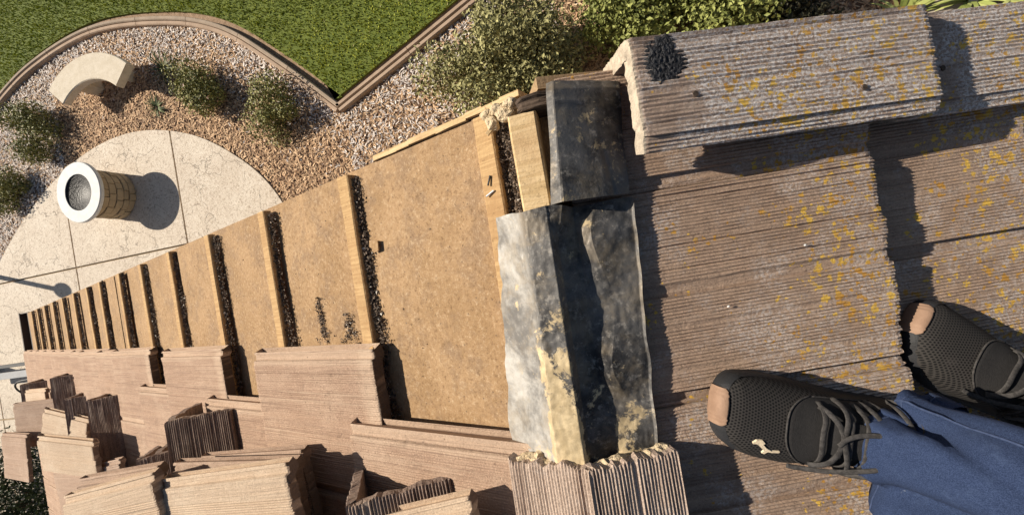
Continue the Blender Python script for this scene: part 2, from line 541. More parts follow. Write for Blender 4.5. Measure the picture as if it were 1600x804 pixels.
def profile_tile(name, outer, thick, length, mats, amp=0.0011, nx=12, jag=0.004, seed=1, d=0.0024, smoothband=(), wav=0.0007, jag0=0.002):
    """outer: open polyline (y, z); the body is its extrusion along x with raked grooves and rough cut ends."""
    rnd = random.Random(seed)
    P = resample(outer, d)
    n = len(P)
    cum = [0.0]
    for i in range(1, n): cum.append(cum[-1] + (P[i] - P[i - 1]).length)
    N = []
    for i in range(n):
        t = (P[min(i + 1, n - 1)] - P[max(i - 1, 0)]).normalized()
        N.append(Vector((-t.y, t.x)))
    rib = []
    dp = 0
    for i in range(n):
        sm = any(a <= cum[i] <= b for a, b in smoothband)
        g = (amp * rnd.uniform(0.6, 1.0) if i % 2 else -amp * rnd.uniform(0.6, 1.1))
        if rnd.random() < 0.045: g -= amp * 1.6
        dp = dp * 0.80 + rnd.uniform(-1, 1) * amp * 0.30
        rib.append((0.0002 * rnd.uniform(-1, 1)) if sm else g + dp)
    s1 = seed * 1.37
    lowj = [jag * (1.5 * noise.noise((cum[i] * 28, s1, 0)) + 0.8 * noise.noise((cum[i] * 95, s1, 4)) + 0.25 * rnd.uniform(-1, 1)) for i in range(n)]
    lowj0 = [jag0 * (1.5 * noise.noise((cum[i] * 28, s1, 9)) + 0.8 * noise.noise((cum[i] * 95, s1, 7)) + 0.25 * rnd.uniform(-1, 1)) for i in range(n)]
    vs, fs = [], []
    xs = [0, 0.006] + [0.006 + (length - 0.013) * k_ / (nx - 2) for k_ in range(1, nx - 1)] + [length]
    m = len(xs)
    ph = rnd.uniform(0, 9)
    for a, x in enumerate(xs):
        for i in range(n):
            fac = 1.0
            xx = x
            if a == m - 1: xx += lowj[i] + rnd.uniform(-1, 1) * jag * 0.12
            if a == m - 2: xx += lowj[i]
            if a == 0: xx += lowj0[i]
            if a == 1: xx += lowj0[i] * 0.9
            q = rib[i] + wav * noise.noise((x * 6 + ph, cum[i] * 14, ph)) + 0.0005 * rnd.uniform(-1, 1)
            if a in (0, m - 1): q -= 0.0008 + 0.0012 * rnd.random()
            p = P[i] + N[i] * q
            vs.append((xx, p.x, p.y))
    for a in range(m - 1):
        for i in range(n - 1):
            fs.append((a * n + i, a * n + n + i, a * n + n + i + 1, a * n + i + 1))
    # inner skin, coarse
    step = max(1, n // 40)
    idx = list(range(0, n, step))
    if idx[-1] != n - 1: idx.append(n - 1)
    b0 = len(vs)
    for a in (0, m - 1):
        for i in idx:
            p = P[i] - N[i] * thick
            vs.append((xs[a] + (lowj[i] if a else lowj0[i]) + rnd.uniform(-1, 1) * 0.0012, p.x, p.y))
    q = len(idx)
    for j in range(q - 1):
        fs.append((b0 + j, b0 + j + 1, b0 + q + j + 1, b0 + q + j))
        fs.append(tuple([b0 + j + 1, b0 + j] + list(range(idx[j], idx[j + 1] + 1))))
        fs.append(tuple([b0 + q + j, b0 + q + j + 1] + [(m - 1) * n + i for i in range(idx[j + 1], idx[j] - 1, -1)]))
    fs.append(tuple([b0, b0 + q] + [a * n for a in range(m - 1, -1, -1)]))
    fs.append(tuple([b0 + q + q - 1, b0 + q - 1] + [a * n + n - 1 for a in range(m)]))
    return mesh(name, vs, fs, mats)

TW, TT = 0.310, 0.026
TR = 0.033
def field_outer(w=TW, t=TT, gap=0.0):
    # underlock strip at y = 0, raised body, faux joint at mid width
    h = w / 2
    return [(0.000, t - 0.006), (0.006, t - 0.004), (0.007, t - 0.008), (0.020, t - 0.007), (0.0215, t), (h, t), (h + 0.001, t - 0.004), (h + 0.004, t - 0.0035), (h + 0.017, t - 0.002), (h + 0.019, t), (w - 0.001, t)]
BANDS = ((0, 0.030), (TW / 2 + 0.011, TW / 2 + 0.031))
LT_R, G_R = 0.44, 0.278
LT_L = 0.455
cut_tile = profile_tile('roof_tile', field_outer(0.180, TR), TR, LT_R, 'weathered_tile', amp=0.00085, seed=31, jag=0.0042, smoothband=((0, 0.030),), nx=16)
right_meshes = [profile_tile('roof_tile', field_outer(TW, TR), TR, LT_R, 'weathered_tile', amp=0.00085, seed=20 + i, jag=0.0042, smoothband=BANDS, nx=16) for i in range(4)]
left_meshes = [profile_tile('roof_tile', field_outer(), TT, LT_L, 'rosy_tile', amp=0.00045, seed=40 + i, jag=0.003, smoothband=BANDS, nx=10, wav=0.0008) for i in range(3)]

# ------------------------------------------------------------------ ground setting
g = MB()
g.add([(-300, -300, ZG), (300, -300, ZG), (300, 300, ZG), (-300, 300, ZG)], [(0, 1, 2, 3)])
tag(g.build('ground', 'soil'), kind='structure')

kerb_curve = spline([(-13.5, 2.6), (-11.9, 3.55), (-10.36, 4.33), (-9.21, 4.77), (-7.71, 4.96), (-6.18, 4.67), (-5.09, 4.21), (-4.16, 3.42), (-3.27, 2.52)], 10)
kerb_line = [(-3.27, 2.52), (-2.08, 3.00), (-1.01, 3.44), (1.6, 4.5)]
def outward(line, d):
    out = []
    for i in range(len(line)):
        a_, b_ = Vector(line[max(i - 1, 0)]), Vector(line[min(i + 1, len(line) - 1)])
        t_ = (b_ - a_).normalized()
        out.append((line[i][0] - t_.y * d, line[i][1] + t_.x * d))
    return out
full_edge = list(kerb_curve) + kerb_line[1:]
kerb_zone = full_edge + [(1.6, 14), (-14, 14)]
lawn_poly = outward(full_edge, 0.17) + [(1.6, 14), (-14, 14)]
lw = MB()
lw.prism(ccw(lawn_poly), ZG - 0.05, ZG + 0.035)
tag(lw.build('lawn', 'turf'), kind='structure')

rng = np.random.default_rng(5)
# grass blades
def grass():
    vs, fs, cs = [], [], []
    n = 0
    R_ = random.Random(3)
    while n < 95000:
        x = R_.uniform(-12.5, 0.2); y = R_.uniform(2.4, 8.2)
        if y > 6.2 and R_.random() < 0.35: continue
        if not inside(x, y, lawn_poly): continue
        a = R_.uniform(0, 2 * pi)
        h = R_.uniform(0.018, 0.04)
        w = R_.uniform(0.007, 0.013)
        lean = R_.uniform(0.005, 0.032)
        b = R_.uniform(0, 2 * pi)
        z = ZG + 0.03
        i = len(vs)
        vs += [(x - w * cos(a), y - w * sin(a), z), (x + w * cos(a), y + w * sin(a), z), (x + lean * cos(b), y + lean * sin(b), z + h)]
        fs.append((i, i + 1, i + 2))
        t = R_.random() * 0.7 + 0.5 * noise.noise((x * 1.3, y * 1.3, 0)) + 0.25 * noise.noise((x * 5, y * 5, 3))
        dry = 1 if R_.random() < 0.07 else 0
        c_ = (0.25 + 0.22 * t, 0.285 + 0.19 * t, 0.030 + 0.03 * t)
        if dry: c_ = (0.36, 0.33, 0.14)
        cs += [(*c_, 1)] * 3
        n += 1
    return tag(obj('grass', mesh('grass', vs, fs, 'blades', cols=cs)), 'short mown green lawn grass beyond the curved edging', 'grass', kind='stuff')
grass()

# patio slabs cut by straight control joints
edge = spline([(-14.2, -2.2), (-12.6, -0.4), (-11.08, 1.36), (-9.78, 2.36), (-8.48, 2.95), (-7.23, 3.10), (-6.04, 2.80), (-5.12, 2.19), (-4.56, 1.52), (-4.2, 0.6)], 7)
patio_poly = ccw(list(edge) + [(-4.2, -7.0), (-14.2, -7.0)])
pb = MB(); pb.prism(patio_poly, ZG - 0.05, ZG + 0.012)
patio = tag(pb.build('patio', 'column_core'), kind='structure')
gx = [-14.5, -11.58, -9.0, -6.42, -3.8]
gy = [-7.5, -4.09, -1.51, 1.07, 3.6]
J = 0.016
for i in range(4):
    for j in range(4):
        q = patio_poly
        for (a, b, c_) in ((-1, 0, -gx[i] - J), (1, 0, gx[i + 1] - J), (0, -1, -gy[j] - J), (0, 1, gy[j + 1] - J)):
            q = clip(q, a, b, c_) if q else q
        if len(q) > 2:
            s_ = MB(); s_.prism(ccw(q), ZG - 0.03, ZG + 0.045)
            s_.build('concrete_slab', 'stamped_concrete', patio)

# garden path at the right
pp = MB(); pp.prism(ccw([(3.60, 1.2), (3.68, 2.2), (3.75, 6), (9, 6), (9, 1.2)]), ZG - 0.05, ZG + 0.03)
tag(pp.build('path', 'path_concrete'), kind='structure')

# lawn edging, laid in lengths
def edging(name, line, label, n_seg, flip=1):
    root = empty(name, (line[len(line) // 2][0], line[len(line) // 2][1], ZG), label, 'lawn edging')
    # arclength
    P = [Vector((p[0], p[1])) for p in line]
    cum = [0]
    for a, b in zip(P[:-1], P[1:]): cum.append(cum[-1] + (b - a).length)
    def at(t):
        t = min(max(t, 0), cum[-1])
        for i in range(len(P) - 1):
            if t <= cum[i + 1] + 1e-9:
                f = (t - cum[i]) / (cum[i + 1] - cum[i])
                d = (P[i + 1] - P[i]).normalized()
                return P[i].lerp(P[i + 1], f), Vector((-d.y, d.x))
    Ls = cum[-1] / n_seg
    for sidx in range(n_seg):
        ts = [sidx * Ls + 0.004 + (Ls - 0.008) * k_ / 8 for k_ in range(9)]
        for nm, (o0, o1, z1, mt) in {'edging_board': (-0.060, 0.005, 0.085, 'kerb_rose'), 'edging_cap': (0.008, 0.070, 0.10, 'kerb_grey')}.items():
            if flip < 0 and mt == 'kerb_grey': mt = 'kerb_rose'
            m_ = MB()
            vs, fs = [], []
            for t in ts:
                p, nn = at(t)
                for (o, z) in ((o0, ZG - 0.03), (o0, ZG + z1 - 0.015), (o0 + 0.012, ZG + z1), (o1 - 0.012, ZG + z1), (o1, ZG + z1 - 0.015), (o1, ZG - 0.03)):
                    q = p + nn * o
                    vs.append((q.x, q.y, z))
            for a in range(8):
                for b in range(6):
                    fs.append((a * 6 + b, a * 6 + (b + 1) % 6, a * 6 + 6 + (b + 1) % 6, a * 6 + 6 + b))
            fs += [tuple(range(6)), tuple(range(53, 47, -1))]
            m_.add(vs, fs)
            m_.build(nm, mt, root)
edging('curved_edging', kerb_curve, 'long curved rose and grey board edging bowing round the mulch bed', 11)
edging('straight_edging', kerb_line, 'straight rose board edging running up from the pointed lawn corner', 4, -1)

# wood chip mulch
def chips():
    vs, fs, cs = [], [], []
    R_ = random.Random(8)
    kc = np.array(kerb_curve + kerb_line)
    n = 0
    while n < 85000:
        x = R_.uniform(-13, 5.2); y = R_.uniform(0.5, 5.1)
        if y > 3.4 and x > 1.5: continue
        if inside(x, y, kerb_zone) or inside(x, y, patio_poly): continue
        if x > 3.62 and y > 1.2 : continue
        dk = float(np.min((kc[:, 0] - x) ** 2 + (kc[:, 1] - y) ** 2)) ** 0.5
        grey = 1 / (1 + exp((dk - 0.36 - 0.5 * noise.noise((x * 1.1, y * 1.1, 2))) * 6))
        if x < -8.9: grey = max(grey, 0.8)
        if x > -3.2 and x < 0 and dk < 1.3: grey = max(grey, 0.5)
        L_ = R_.uniform(0.013, 0.042) * (1 - 0.25 * grey) * (1.25 if R_.random() < 0.15 else 1)
        w = R_.uniform(0.004, 0.010)
        a = R_.uniform(0, pi)
        tl = R_.uniform(-0.28, 0.28); ro = R_.uniform(-0.4, 0.4)
        z = ZG + R_.uniform(0.006, 0.03)
        ux = Vector((cos(a) * cos(tl), sin(a) * cos(tl), sin(tl)))
        vx = Vector((-sin(a), cos(a), ro)) * w
        c0 = Vector((x, y, z + abs(sin(tl)) * L_ * 0.5))
        i = len(vs)
        kx = R_.uniform(-0.25, 0.25) * L_
        vs += [c0 - ux * L_ - vx, c0 + vx * kx / max(w, .001) * 0.3 - vx, c0 + ux * L_ - vx * 0.7, c0 + ux * L_ * 0.95 + vx * 0.7, c0 + vx * (1 + kx * 6), c0 - ux * L_ + vx]
        fs += [(i, i + 1, i + 4, i + 5), (i + 1, i + 2, i + 3, i + 4)]
        u = R_.random()
        if R_.random() < grey:
            b = 0.46 + 0.36 * u
            c_ = (b * 1.05, b * 0.93, b * 0.83)
            if R_.random() < 0.14: c_ = (0.14, 0.10, 0.08)
        else:
            c_ = (0.44 + 0.28 * u, 0.265 + 0.24 * u, 0.145 + 0.165 * u)
            if R_.random() < 0.2: c_ = (0.17, 0.095, 0.055)
        cs += [(*c_, 1)] * 6
        n += 1
    return tag(obj('wood_chip_mulch', mesh('wood_chip_mulch', vs, fs, 'chips', cols=cs)), 'loose tan and grey bleached wood chip mulch covering the beds', 'mulch', kind='stuff')
chips()

# ------------------------------------------------------------------ the house
house = empty('house', (0, -2.0, ZG), 'house with a concrete tiled gable roof half stripped to brown felt and battens', 'house')
S_E = 6.13
YB = -4.0
Y_R = 0.24
# walls
wl = MB()
xs0, xs1 = -5.25, 3.55
prof = [(xs0, ZG - 0.1), (xs1, ZG - 0.1), (xs1, -xs1 * SP / CP - 0.12), (0, -0.12), (xs0, xs0 * SP / CP - 0.12)]
n = len(prof)
vs = [(x, -0.10, z) for x, z in prof] + [(x, YB + 0.3, z) for x, z in prof]
wl.add(vs, [tuple(range(n)), tuple(range(2 * n - 1, n - 1, -1))] + [(i, n + i, n + (i + 1) % n, (i + 1) % n) for i in range(n)])
wl.build('wall', 'stucco', house)
# decks
def deck(name, F, s1, ysgn, mat):
    d_ = MB()
    nx_, ny_ = 60, 30
    vs, fs = [], []
    for i in range(nx_ + 1):
        for j in range(ny_ + 1):
            s = s1 * i / nx_
            y = Y_R + (YB - Y_R) * (j / ny_) ** 1.6
            h = 0.0025 * noise.noise((s * 3, y * 4, 1)) - 0.001
            vs.append((s, ysgn * y, h))
    for i in range(nx_):
        for j in range(ny_):
            f_ = (i * (ny_ + 1) + j, (i + 1) * (ny_ + 1) + j, (i + 1) * (ny_ + 1) + j + 1, i * (ny_ + 1) + j + 1)
            fs.append(f_)
    b = len(vs)
    d_.add(vs, fs)
    d_.box((s1 / 2, ysgn * (Y_R + YB) / 2, -0.022), (s1, Y_R - YB, 0.034))
    o = d_.build(name, mat, house, F)
    return o
deck('roof_deck', FL, S_E, -1, 'felt')
deck('roof_deck', FR, 4.0, 1, 'weathered_wood')
# overlapping felt courses: lower edges of each sheet stand proud by a few mm
for (sa, sb, q) in ((0.03, 0.685, 0.0055), (1.25, 1.985, 0.005), (2.55, 3.2, 0.005)):
    m_ = MB()
    nn_ = 40
    vs, fs = [], []
    for j in range(nn_ + 1):
        y = Y_R - 0.004 - (0.9) * j / nn_
        w0 = 0.006 * noise.noise((y * 9, sa, 0)) + 0.003 * noise.noise((y * 40, sa, 0))
        vs += [(sa, -y, q - 0.003), ((sa + sb) / 2, -y, q), (sb + w0 - 0.01, -y, q), (sb + w0, -y, q - 0.001), (sb + w0, -y, -0.001)]
    for j in range(nn_):
        for a in range(4):
            fs.append((j * 5 + a, j * 5 + a + 1, j * 5 + a + 6, j * 5 + a + 5))
    m_.add(vs, fs)
    m_.build('felt_sheet', 'felt', house, FL)

# battens on the stripped side
BS = [0.113, 0.494, 0.871, 1.249, 1.632, 2.008, 2.369, 2.78, 3.10, 3.513, 3.916, 4.341, 4.767, 5.19, 5.58]
BW, BH = 0.040, 0.020
def batten_mesh(i):
    R_ = random.Random(i)
    vs, fs = [], []
    nseg = 26
    w = 0.036 if i else 0.036
    for j in range(nseg + 1):
        y = -(Y_R - 0.012) + (3.6) * (j / nseg) ** 1.7
        o = 0.0015 * noise.noise((y * 7, i, 0)); o2 = 0.0015 * noise.noise((y * 7, i, 5))
        c_ = 0.0025
        for (px, pz) in ((-w, 0), (-w, BH - c_), (-w + c_, BH), (-c_, BH), (0, BH - c_), (0, 0)):
            vs.append((px + (o if px < -w / 2 else o2), y, pz + 0.0012 * noise.noise((y * 9, i, px * 200))))
    for j in range(nseg):
        for a in range(5):
            fs.append((j * 6 + a, j * 6 + a + 1, j * 6 + a + 7, j * 6 + a + 6))
    fs += [tuple(range(5, -1, -1)), tuple(range(nseg * 6, nseg * 6 + 6))]
    return mesh('batten', vs, fs, 'batten_wood')
for i, s in enumerate(BS):
    skew = Matrix.Rotation(radians(random.Random(i + 90).uniform(-0.5, 0.5)), 4, 'Z')
    obj('batten', batten_mesh(i), house, FL @ T((s, 0, 0.006)) @ skew)

# debris lying against the upslope side of each batten
def grains():
    vs, fs, cs = [], [], []
    R_ = random.Random(12)
    def grain(s, y, h, r):
        i = len(vs)
        ps = [Vector((R_.gauss(0, 1), R_.gauss(0, 1), R_.gauss(0, 0.7))).normalized() * r * R_.uniform(0.7, 1.3) for _ in range(4)]
        c0 = FL @ Vector((s, -y, h))
        vs.extend([tuple(c0 + p) for p in ps])
        fs.extend([(i, i + 1, i + 2), (i, i + 2, i + 3), (i, i + 3, i + 1), (i + 1, i + 3, i + 2)])
        u = R_.random()
        if u < 0.35: b = R_.uniform(0.04, 0.09); c_ = (b * 1.15, b * 0.85, b * 0.65)
        elif u < 0.97: b = R_.uniform(0.10, 0.27); c_ = (b, b * 0.75, b * 0.55)
        else: c_ = (0.55, 0.5, 0.43)
        cs.extend([(*c_, 1)] * 4)
    for i, s in enumerate(BS):
        s0 = s - 0.037
        wd_ = 0.031 if i < 6 else 0.020
        for _ in range(2600 if i < 2 else 2300 if i < 6 else 900):
            y = R_.uniform(-0.62, Y_R - 0.02) if i < 6 else R_.uniform(-0.3, Y_R - 0.01)
            w_ = wd_ * (0.75 + 0.9 * noise.noise((y * 12, i * 3.1, 0)))
            if i == 0: w_ *= 0.6
            t = abs(R_.gauss(0, 0.42))
            if t > 1.15: continue
            grain(s0 - t * w_, y, 0.004 + 0.010 * max(0, 1 - t) * R_.random() + 0.004, R_.uniform(0.0018, 0.0046) * (1.0 if i < 6 else 1.7))
    # spill on the second bay
    for _ in range(5200):
        y = R_.uniform(-0.135, 0.0); s = R_.uniform(0.505, 0.705)
        q = noise.noise((s * 22, y * 22, 3)) + 0.6 * noise.noise((s * 60, y * 60, 8))
        seam = exp(-((s - 0.672 - 0.10 * (y + 0.06) ** 1) / 0.016) ** 2) * (1 if -0.12 < y < -0.02 else 0.3)
        low = exp(-((y + 0.125) / 0.03) ** 2) * 0.6 + exp(-((s - 0.56 + 0.5 * (y + 0.09)) / 0.02) ** 2) * exp(-((y + 0.09) / 0.03) ** 2)
        if q * 0.45 + 0.95 * seam + 0.75 * low > 0.34 + 0.55 * R_.random():
            grain(s, y, 0.008, R_.uniform(0.0012, 0.0036))
    for _ in range(700):
        s = R_.uniform(0.15, 5.5); y = R_.uniform(-0.3, Y_R)
        grain(s, y, 0.006, R_.uniform(0.0010, 0.0022))
    # beside the ridge board
    for _ in range(1500):
        y = R_.uniform(0.03, 0.205)
        grain(0.052 + 0.008 * noise.noise((y * 30, 0, 0)) + R_.gauss(0, 0.006), y, 0.008 + R_.random() * 0.012, R_.uniform(0.0016, 0.004))
    return vs, fs, cs
vs, fs, cs = grains()
tag(obj('mortar_crumbs', mesh('mortar_crumbs', vs, fs, 'grains', cols=cs)), 'dark gritty mortar crumbs collected along the wooden battens', 'debris', kind='stuff')

# rake boards, fascia and gutter
rb = MB(); rb.box((S_E / 2 + 0.2, -(Y_R - 0.014), -0.115), (S_E - 0.4, 0.018, 0.148))
rb.build('rake_board', 'weathered_wood', house, FL)
rb = MB()
for a in range(10):
    s0 = 0.03 + a * 0.036
    rb.box((s0 + 0.018, -(Y_R + 0.006 + random.Random(a).uniform(-.0015, .0015)), -0.06), (0.0362, 0.010, 0.136 - 0.0006 * a), jit=0.0006)
rb.build('rake_trim', 'pale_wood', house, FL)
rb = MB(); rb.box((2.0, Y_R + 0.012, -0.07), (4.0, 0.018, 0.14))
rb.build('rake_board', 'weathered_wood', house, FR)
gt = MB()
yl, yh = YB, Y_R + 0.01
x0 = LP(S_E, 0, 0).x; z0 = LP(S_E, 0, 0).z
for (cx, cz, dx, dz) in ((-0.012, -0.055, 0.016, 0.10), (-0.135, -0.05, 0.012, 0.10), (-0.0735, -0.10, 0.11, 0.010)):
    gt.box((x0 + cx, (yl + yh) / 2, z0 + cz), (dx, yh - yl, dz))
gt.box((x0 - 0.073, yh - 0.004, z0 - 0.05), (0.108, 0.008, 0.088))
gt.build('gutter', 'gutter_metal', house)
fa = MB(); fa.box((x0 + 0.02, (yl + yh) / 2, z0 - 0.14), (0.02, yh - yl - 0.02, 0.2)); fa.build('fascia', 'stucco', house)

# ridge board and scraps
RBX = -0.024
rd = MB()
nseg = 40
vs, fs = [], []
for j in range(nseg + 1):
    y = 0.196 - 3.2 * (j / nseg) ** 2.2
    o = 0.0012 * noise.noise((y * 9, 0, 0))
    e = (0.004 * random.Random(j).uniform(-1, 1)) if j == 0 else 0
    for (px, pz) in ((-0.022, -0.02), (-0.022, 0.035), (-0.019, 0.038), (0.017, 0.040), (0.020, 0.037), (0.020, -0.02)):
        vs.append((RBX + px + o, y + e, pz + 0.0015 * noise.noise((y * 14, px * 90, 0))))
for j in range(nseg):
    for a in range(5):
        fs.append((j * 6 + a, j * 6 + a + 1, j * 6 + a + 7, j * 6 + a + 6))
fs += [tuple(range(5, -1, -1)), tuple(range(nseg * 6, nseg * 6 + 6))]
rd.add(vs, fs)
rd.build('ridge_board', 'pale_wood', house, Matrix.Identity(4))

def lump(name, c, r, mat, seed, parent=None, F=None, sub=3, amp=0.35, fr=1.3):
    import bmesh
    bm = bmesh.new()
    bmesh.ops.create_icosphere(bm, subdivisions=sub, radius=1)
    for v_ in bm.verts:
        q = v_.co.copy()
        d_ = 1 + amp * noise.noise(q * fr + Vector((seed * 3.1, 0, 0))) + amp * 0.5 * noise.noise(q * fr * 3 + Vector((0, seed, 0)))
        v_.co = Vector((q.x * r[0], q.y * r[1], q.z * r[2])) * d_
    me = bpy.data.meshes.new(name)
    bm.to_mesh(me); bm.free()
    me.materials.append(MAT[mat])
    Mx = (F if F is not None else Matrix.Identity(4)) @ T(c)
    return obj(name, me, parent, Mx)

rw = MB()
R_ = random.Random(4)
vs, fs = [], []
for j in range(9):
    y = 0.200 + 0.0026 * j
    for (px, pz) in ((-0.026, 0.0), (-0.026, 0.036), (-0.018, 0.044), (0.006, 0.047), (0.030, 0.041), (0.034, 0.0)):
        vs.append((-0.004 + px + R_.uniform(-.002, .002), y, pz + R_.uniform(-.003, .003)))
for j in range(8):
    for a in range(5): fs.append((j * 6 + a, j * 6 + a + 1, j * 6 + a + 7, j * 6 + a + 6))
fs += [tuple(range(5, -1, -1)), tuple(range(48, 54))]
rw.add(vs, fs)
rw.build('rotten_board_end', 'rotten_wood_mat', house)
for i, (x, y, z, a, b, c_) in enumerate([(-0.075, 0.205, 0.010, .010, .012, .008), (-0.050, 0.211, 0.018, .016, .010, .010), (-0.062, 0.222, 0.014, .014, .009, .009), (-0.040, 0.222, 0.022, .012, .010, .012), (-0.083, 0.222, 0.004, .010, .008, .006)]):
    tag(lump('mortar_lump', (x, y, z), (a, b, c_), 'mortar', i + 1), ['flat pale crumb of mortar lowest beside the first batten end', 'pale rough mortar crumb against the end of the ridge board', 'pale mortar crumb on the rake edge above the first batten', 'tall pale mortar crumb beside the rotten board end', 'small mortar crumb on the yellow rake edge'][i], 'mortar lump', 'mortar crumbs at the ridge end')
# splinter of white plastic-like wood, nails and staples on the first batten
sp = MB(); sp.box((0, 0, 0), (0.022, 0.007, 0.003), Matrix.Rotation(0.7, 4, 'Z'), bev=0.001)
tag(sp.build('wood_splinter', 'pale_wood', None, T((-0.078, 0.197, 0.012))), 'pale pointed wood splinter beside the top of the first batten', 'splinter')
for i, (s, y, a) in enumerate([(0.097, 0.105, 0.4), (0.095, 0.125, 1.2)]):
    m_ = MB(); m_.tube([(-0.008, 0, 0), (0.008, 0, 0.002)], 0.0016, 6)
    m_.build('staple', 'zinc_nail' if i == 0 else 'black_metal', house, FL @ T((s, -y, 0.028)) @ Matrix.Rotation(a, 4, 'Z'))
# little scrap of felt beside the second batten
sc_ = MB()
sc_.prism(ccw([(0, 0), (0.030, -0.006), (0.034, 0.008), (0.020, 0.014), (0.019, 0.022), (0.002, 0.020)]), 0, 0.003)
tag(sc_.build('felt_scrap', 'felt', None, FL @ T((0.405, -0.078, 0.012)) @ rotY(0.10)), 'small torn square of brown felt beside the second batten', 'felt scrap')

# ------------------------------------------------------------------ tiles still laid
DR = TR / G_R
def place_right(k_, y0, mi, dh=0.0, rz=0.0):
    Mx = FR @ T((0.020 + k_ * G_R, y0, 0.0 + dh)) @ rotY(-DR) @ Matrix.Rotation(rz, 4, 'Z')
    return obj('roof_tile', right_meshes[mi], house, Mx)
R_ = random.Random(2)
for k_ in range(11):
    base = (0.062 if k_ % 2 == 0 else -0.100)
    ys = [base - TW * j for j in range(0, 8)]
    for j, y0 in enumerate(ys):
        if y0 + TW > 0.30 and k_ % 2: continue
        if y0 < YB: continue
        if y0 + TW > 0.30:
            obj('roof_tile', cut_tile, house, FR @ T((0.020 + k_ * G_R, y0, 0)) @ rotY(-DR))
            continue
        place_right(k_, y0 - 0.0, R_.randrange(4), R_.uniform(-0.0015, 0.0015), R_.uniform(-0.002, 0.002))
GL = 0.386
for k_, s in enumerate(BS):
    nxt = (BS[k_ + 1] - s) if k_ + 1 < len(BS) else 0.386
    dl = TT / nxt
    if k_ >= 6: top = -0.140
    elif k_ % 2: top = -0.135
    else: top = -0.285
    for j in range(9):
        y = top - TW * j
        dy = R_.uniform(-0.002, 0.002)
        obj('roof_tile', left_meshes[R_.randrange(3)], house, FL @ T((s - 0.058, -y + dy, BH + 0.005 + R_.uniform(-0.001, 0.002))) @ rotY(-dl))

# angled rake tiles over the right verge
def rake_outer(top=0.150, drop=0.105):
    return [(-top, -0.004), (-top + 0.020, 0.001), (-top + 0.021, 0.0035), (-0.012, 0.0035), (-0.004, 0.002), (0.0, -0.005), (0.003, -0.02), (0.006, -drop)]
rake_meshes = [profile_tile('rake_tile', rake_outer(), 0.025, 0.425, 'rake_tile_mat', amp=0.0009, seed=70 + i, jag=0.0035, nx=16, d=0.0027, jag0=0.0012, wav=0.001) for i in range(2)]
for i in range(10):
    s0 = 0.098 + 0.392 * i
    o = obj('rake_tile', rake_meshes[i % 2], house, FR @ T((s0, 0.253, 0.094 if i else 0.102)) @ rotY(-0.045))
    if i == 0:
        o['label'] = 'angled rake tile with a black tar patch on its corner'
        first_rake = o
    if i == 1:
        o['label'] = 'angled rake tile behind the one with the tar patch'
# tar patch: knobbly smear following the tile top
vs, fs = [], []
na, nb = 26, 40
R_ = random.Random(9)
for a in range(na + 1):
    for b in range(nb + 1):
        r, w = a / na, 2 * pi * b / nb
        rr = r * (1 + 0.30 * noise.noise((cos(w) * 1.6, sin(w) * 1.6, 4)) + 0.15 * noise.noise((cos(w) * 5, sin(w) * 5, 1)))
        x = 0.031 * rr * cos(w); y = 0.036 * rr * sin(w)
        z = 0.0038 * (1 - r ** 4) + 0.0022 * (1 - r) ** 0.3 * noise.noise((x * 260, y * 260, 0)) - (0.003 if r > 0.98 else 0)
        vs.append((x, y, z))
for a in range(na):
    for b in range(nb):
        fs.append((a * (nb + 1) + b, (a + 1) * (nb + 1) + b, (a + 1) * (nb + 1) + b + 1, a * (nb + 1) + b + 1))
obj('tar_patch', mesh('tar_patch', vs, fs, 'tar'), first_rake, FR @ T((0.138, 0.215, 0.1055)) @ rotY(-0.045))
for i in range(2):
    for (dx, dy) in ((0.075, -0.085), (0.31, -0.105)):
        m_ = MB(); m_.tube([(0, 0, 0.0005), (0, 0, 0.0035)], 0.004, 8)
        m_.build('nail_hole', 'rotten_wood_mat', [o for o in house.children if o.name.startswith('rake_tile')][i], FR @ T((0.098 + 0.392 * i + dx, 0.253 + dy, (0.094 if i else 0.102) + 0.002 + dx * 0.045)))

# ridge caps still laid at the lower edge
HA = radians(50)
def cap_outer(leg=0.178, ha=HA):
    y1, z1 = leg * sin(ha), -leg * cos(ha)
    return [(-y1, z1), (-0.005, -0.005), (0, -0.002), (0.005, -0.005), (y1, z1)]
cap_meshes = [profile_tile('ridge_tile', cap_outer(), 0.018, 0.42, 'brown_cap_mat', amp=0.0014, seed=100 + i, jag=0.003, jag0=0.004, nx=12, d=0.0028, wav=0.002) for i in range(3)]
tile_mat('laid_cap_mat', (0.52, 0.395, 0.31), (0.38, 0.28, 0.215), (0.58, 0.46, 0.37), speck=0.6, white=0.3)
laid_cap = profile_tile('ridge_tile', cap_outer(0.128, radians(70)), 0.018, 0.42, 'laid_cap_mat', amp=0.0011, seed=130, jag=0.003, jag0=0.006, nx=12, d=0.0024, wav=0.002)
for i in range(7):
    Mx = T((-0.008, -0.292 - 0.37 * i, 0.081 + (0.0 if i == 0 else 0.020))) @ Matrix.Rotation(-pi / 2, 4, 'Z') @ rotY(-0.03)
    o = obj('ridge_tile', laid_cap, house, Mx)
# crumbling mortar under the first cap's end
R_ = random.Random(6)
for i in range(11):
    t = (i + 0.5) / 11
    x = -0.115 + 0.215 * t
    z = 0.070 - abs(x + 0.008) * 0.36
    lump('mortar_bed', (x, -0.300 + 0.004 * sin(i * 2.1), z - 0.010), (0.014, 0.009, 0.011), 'mortar', i + 30, house, sub=2, amp=0.6, fr=2)

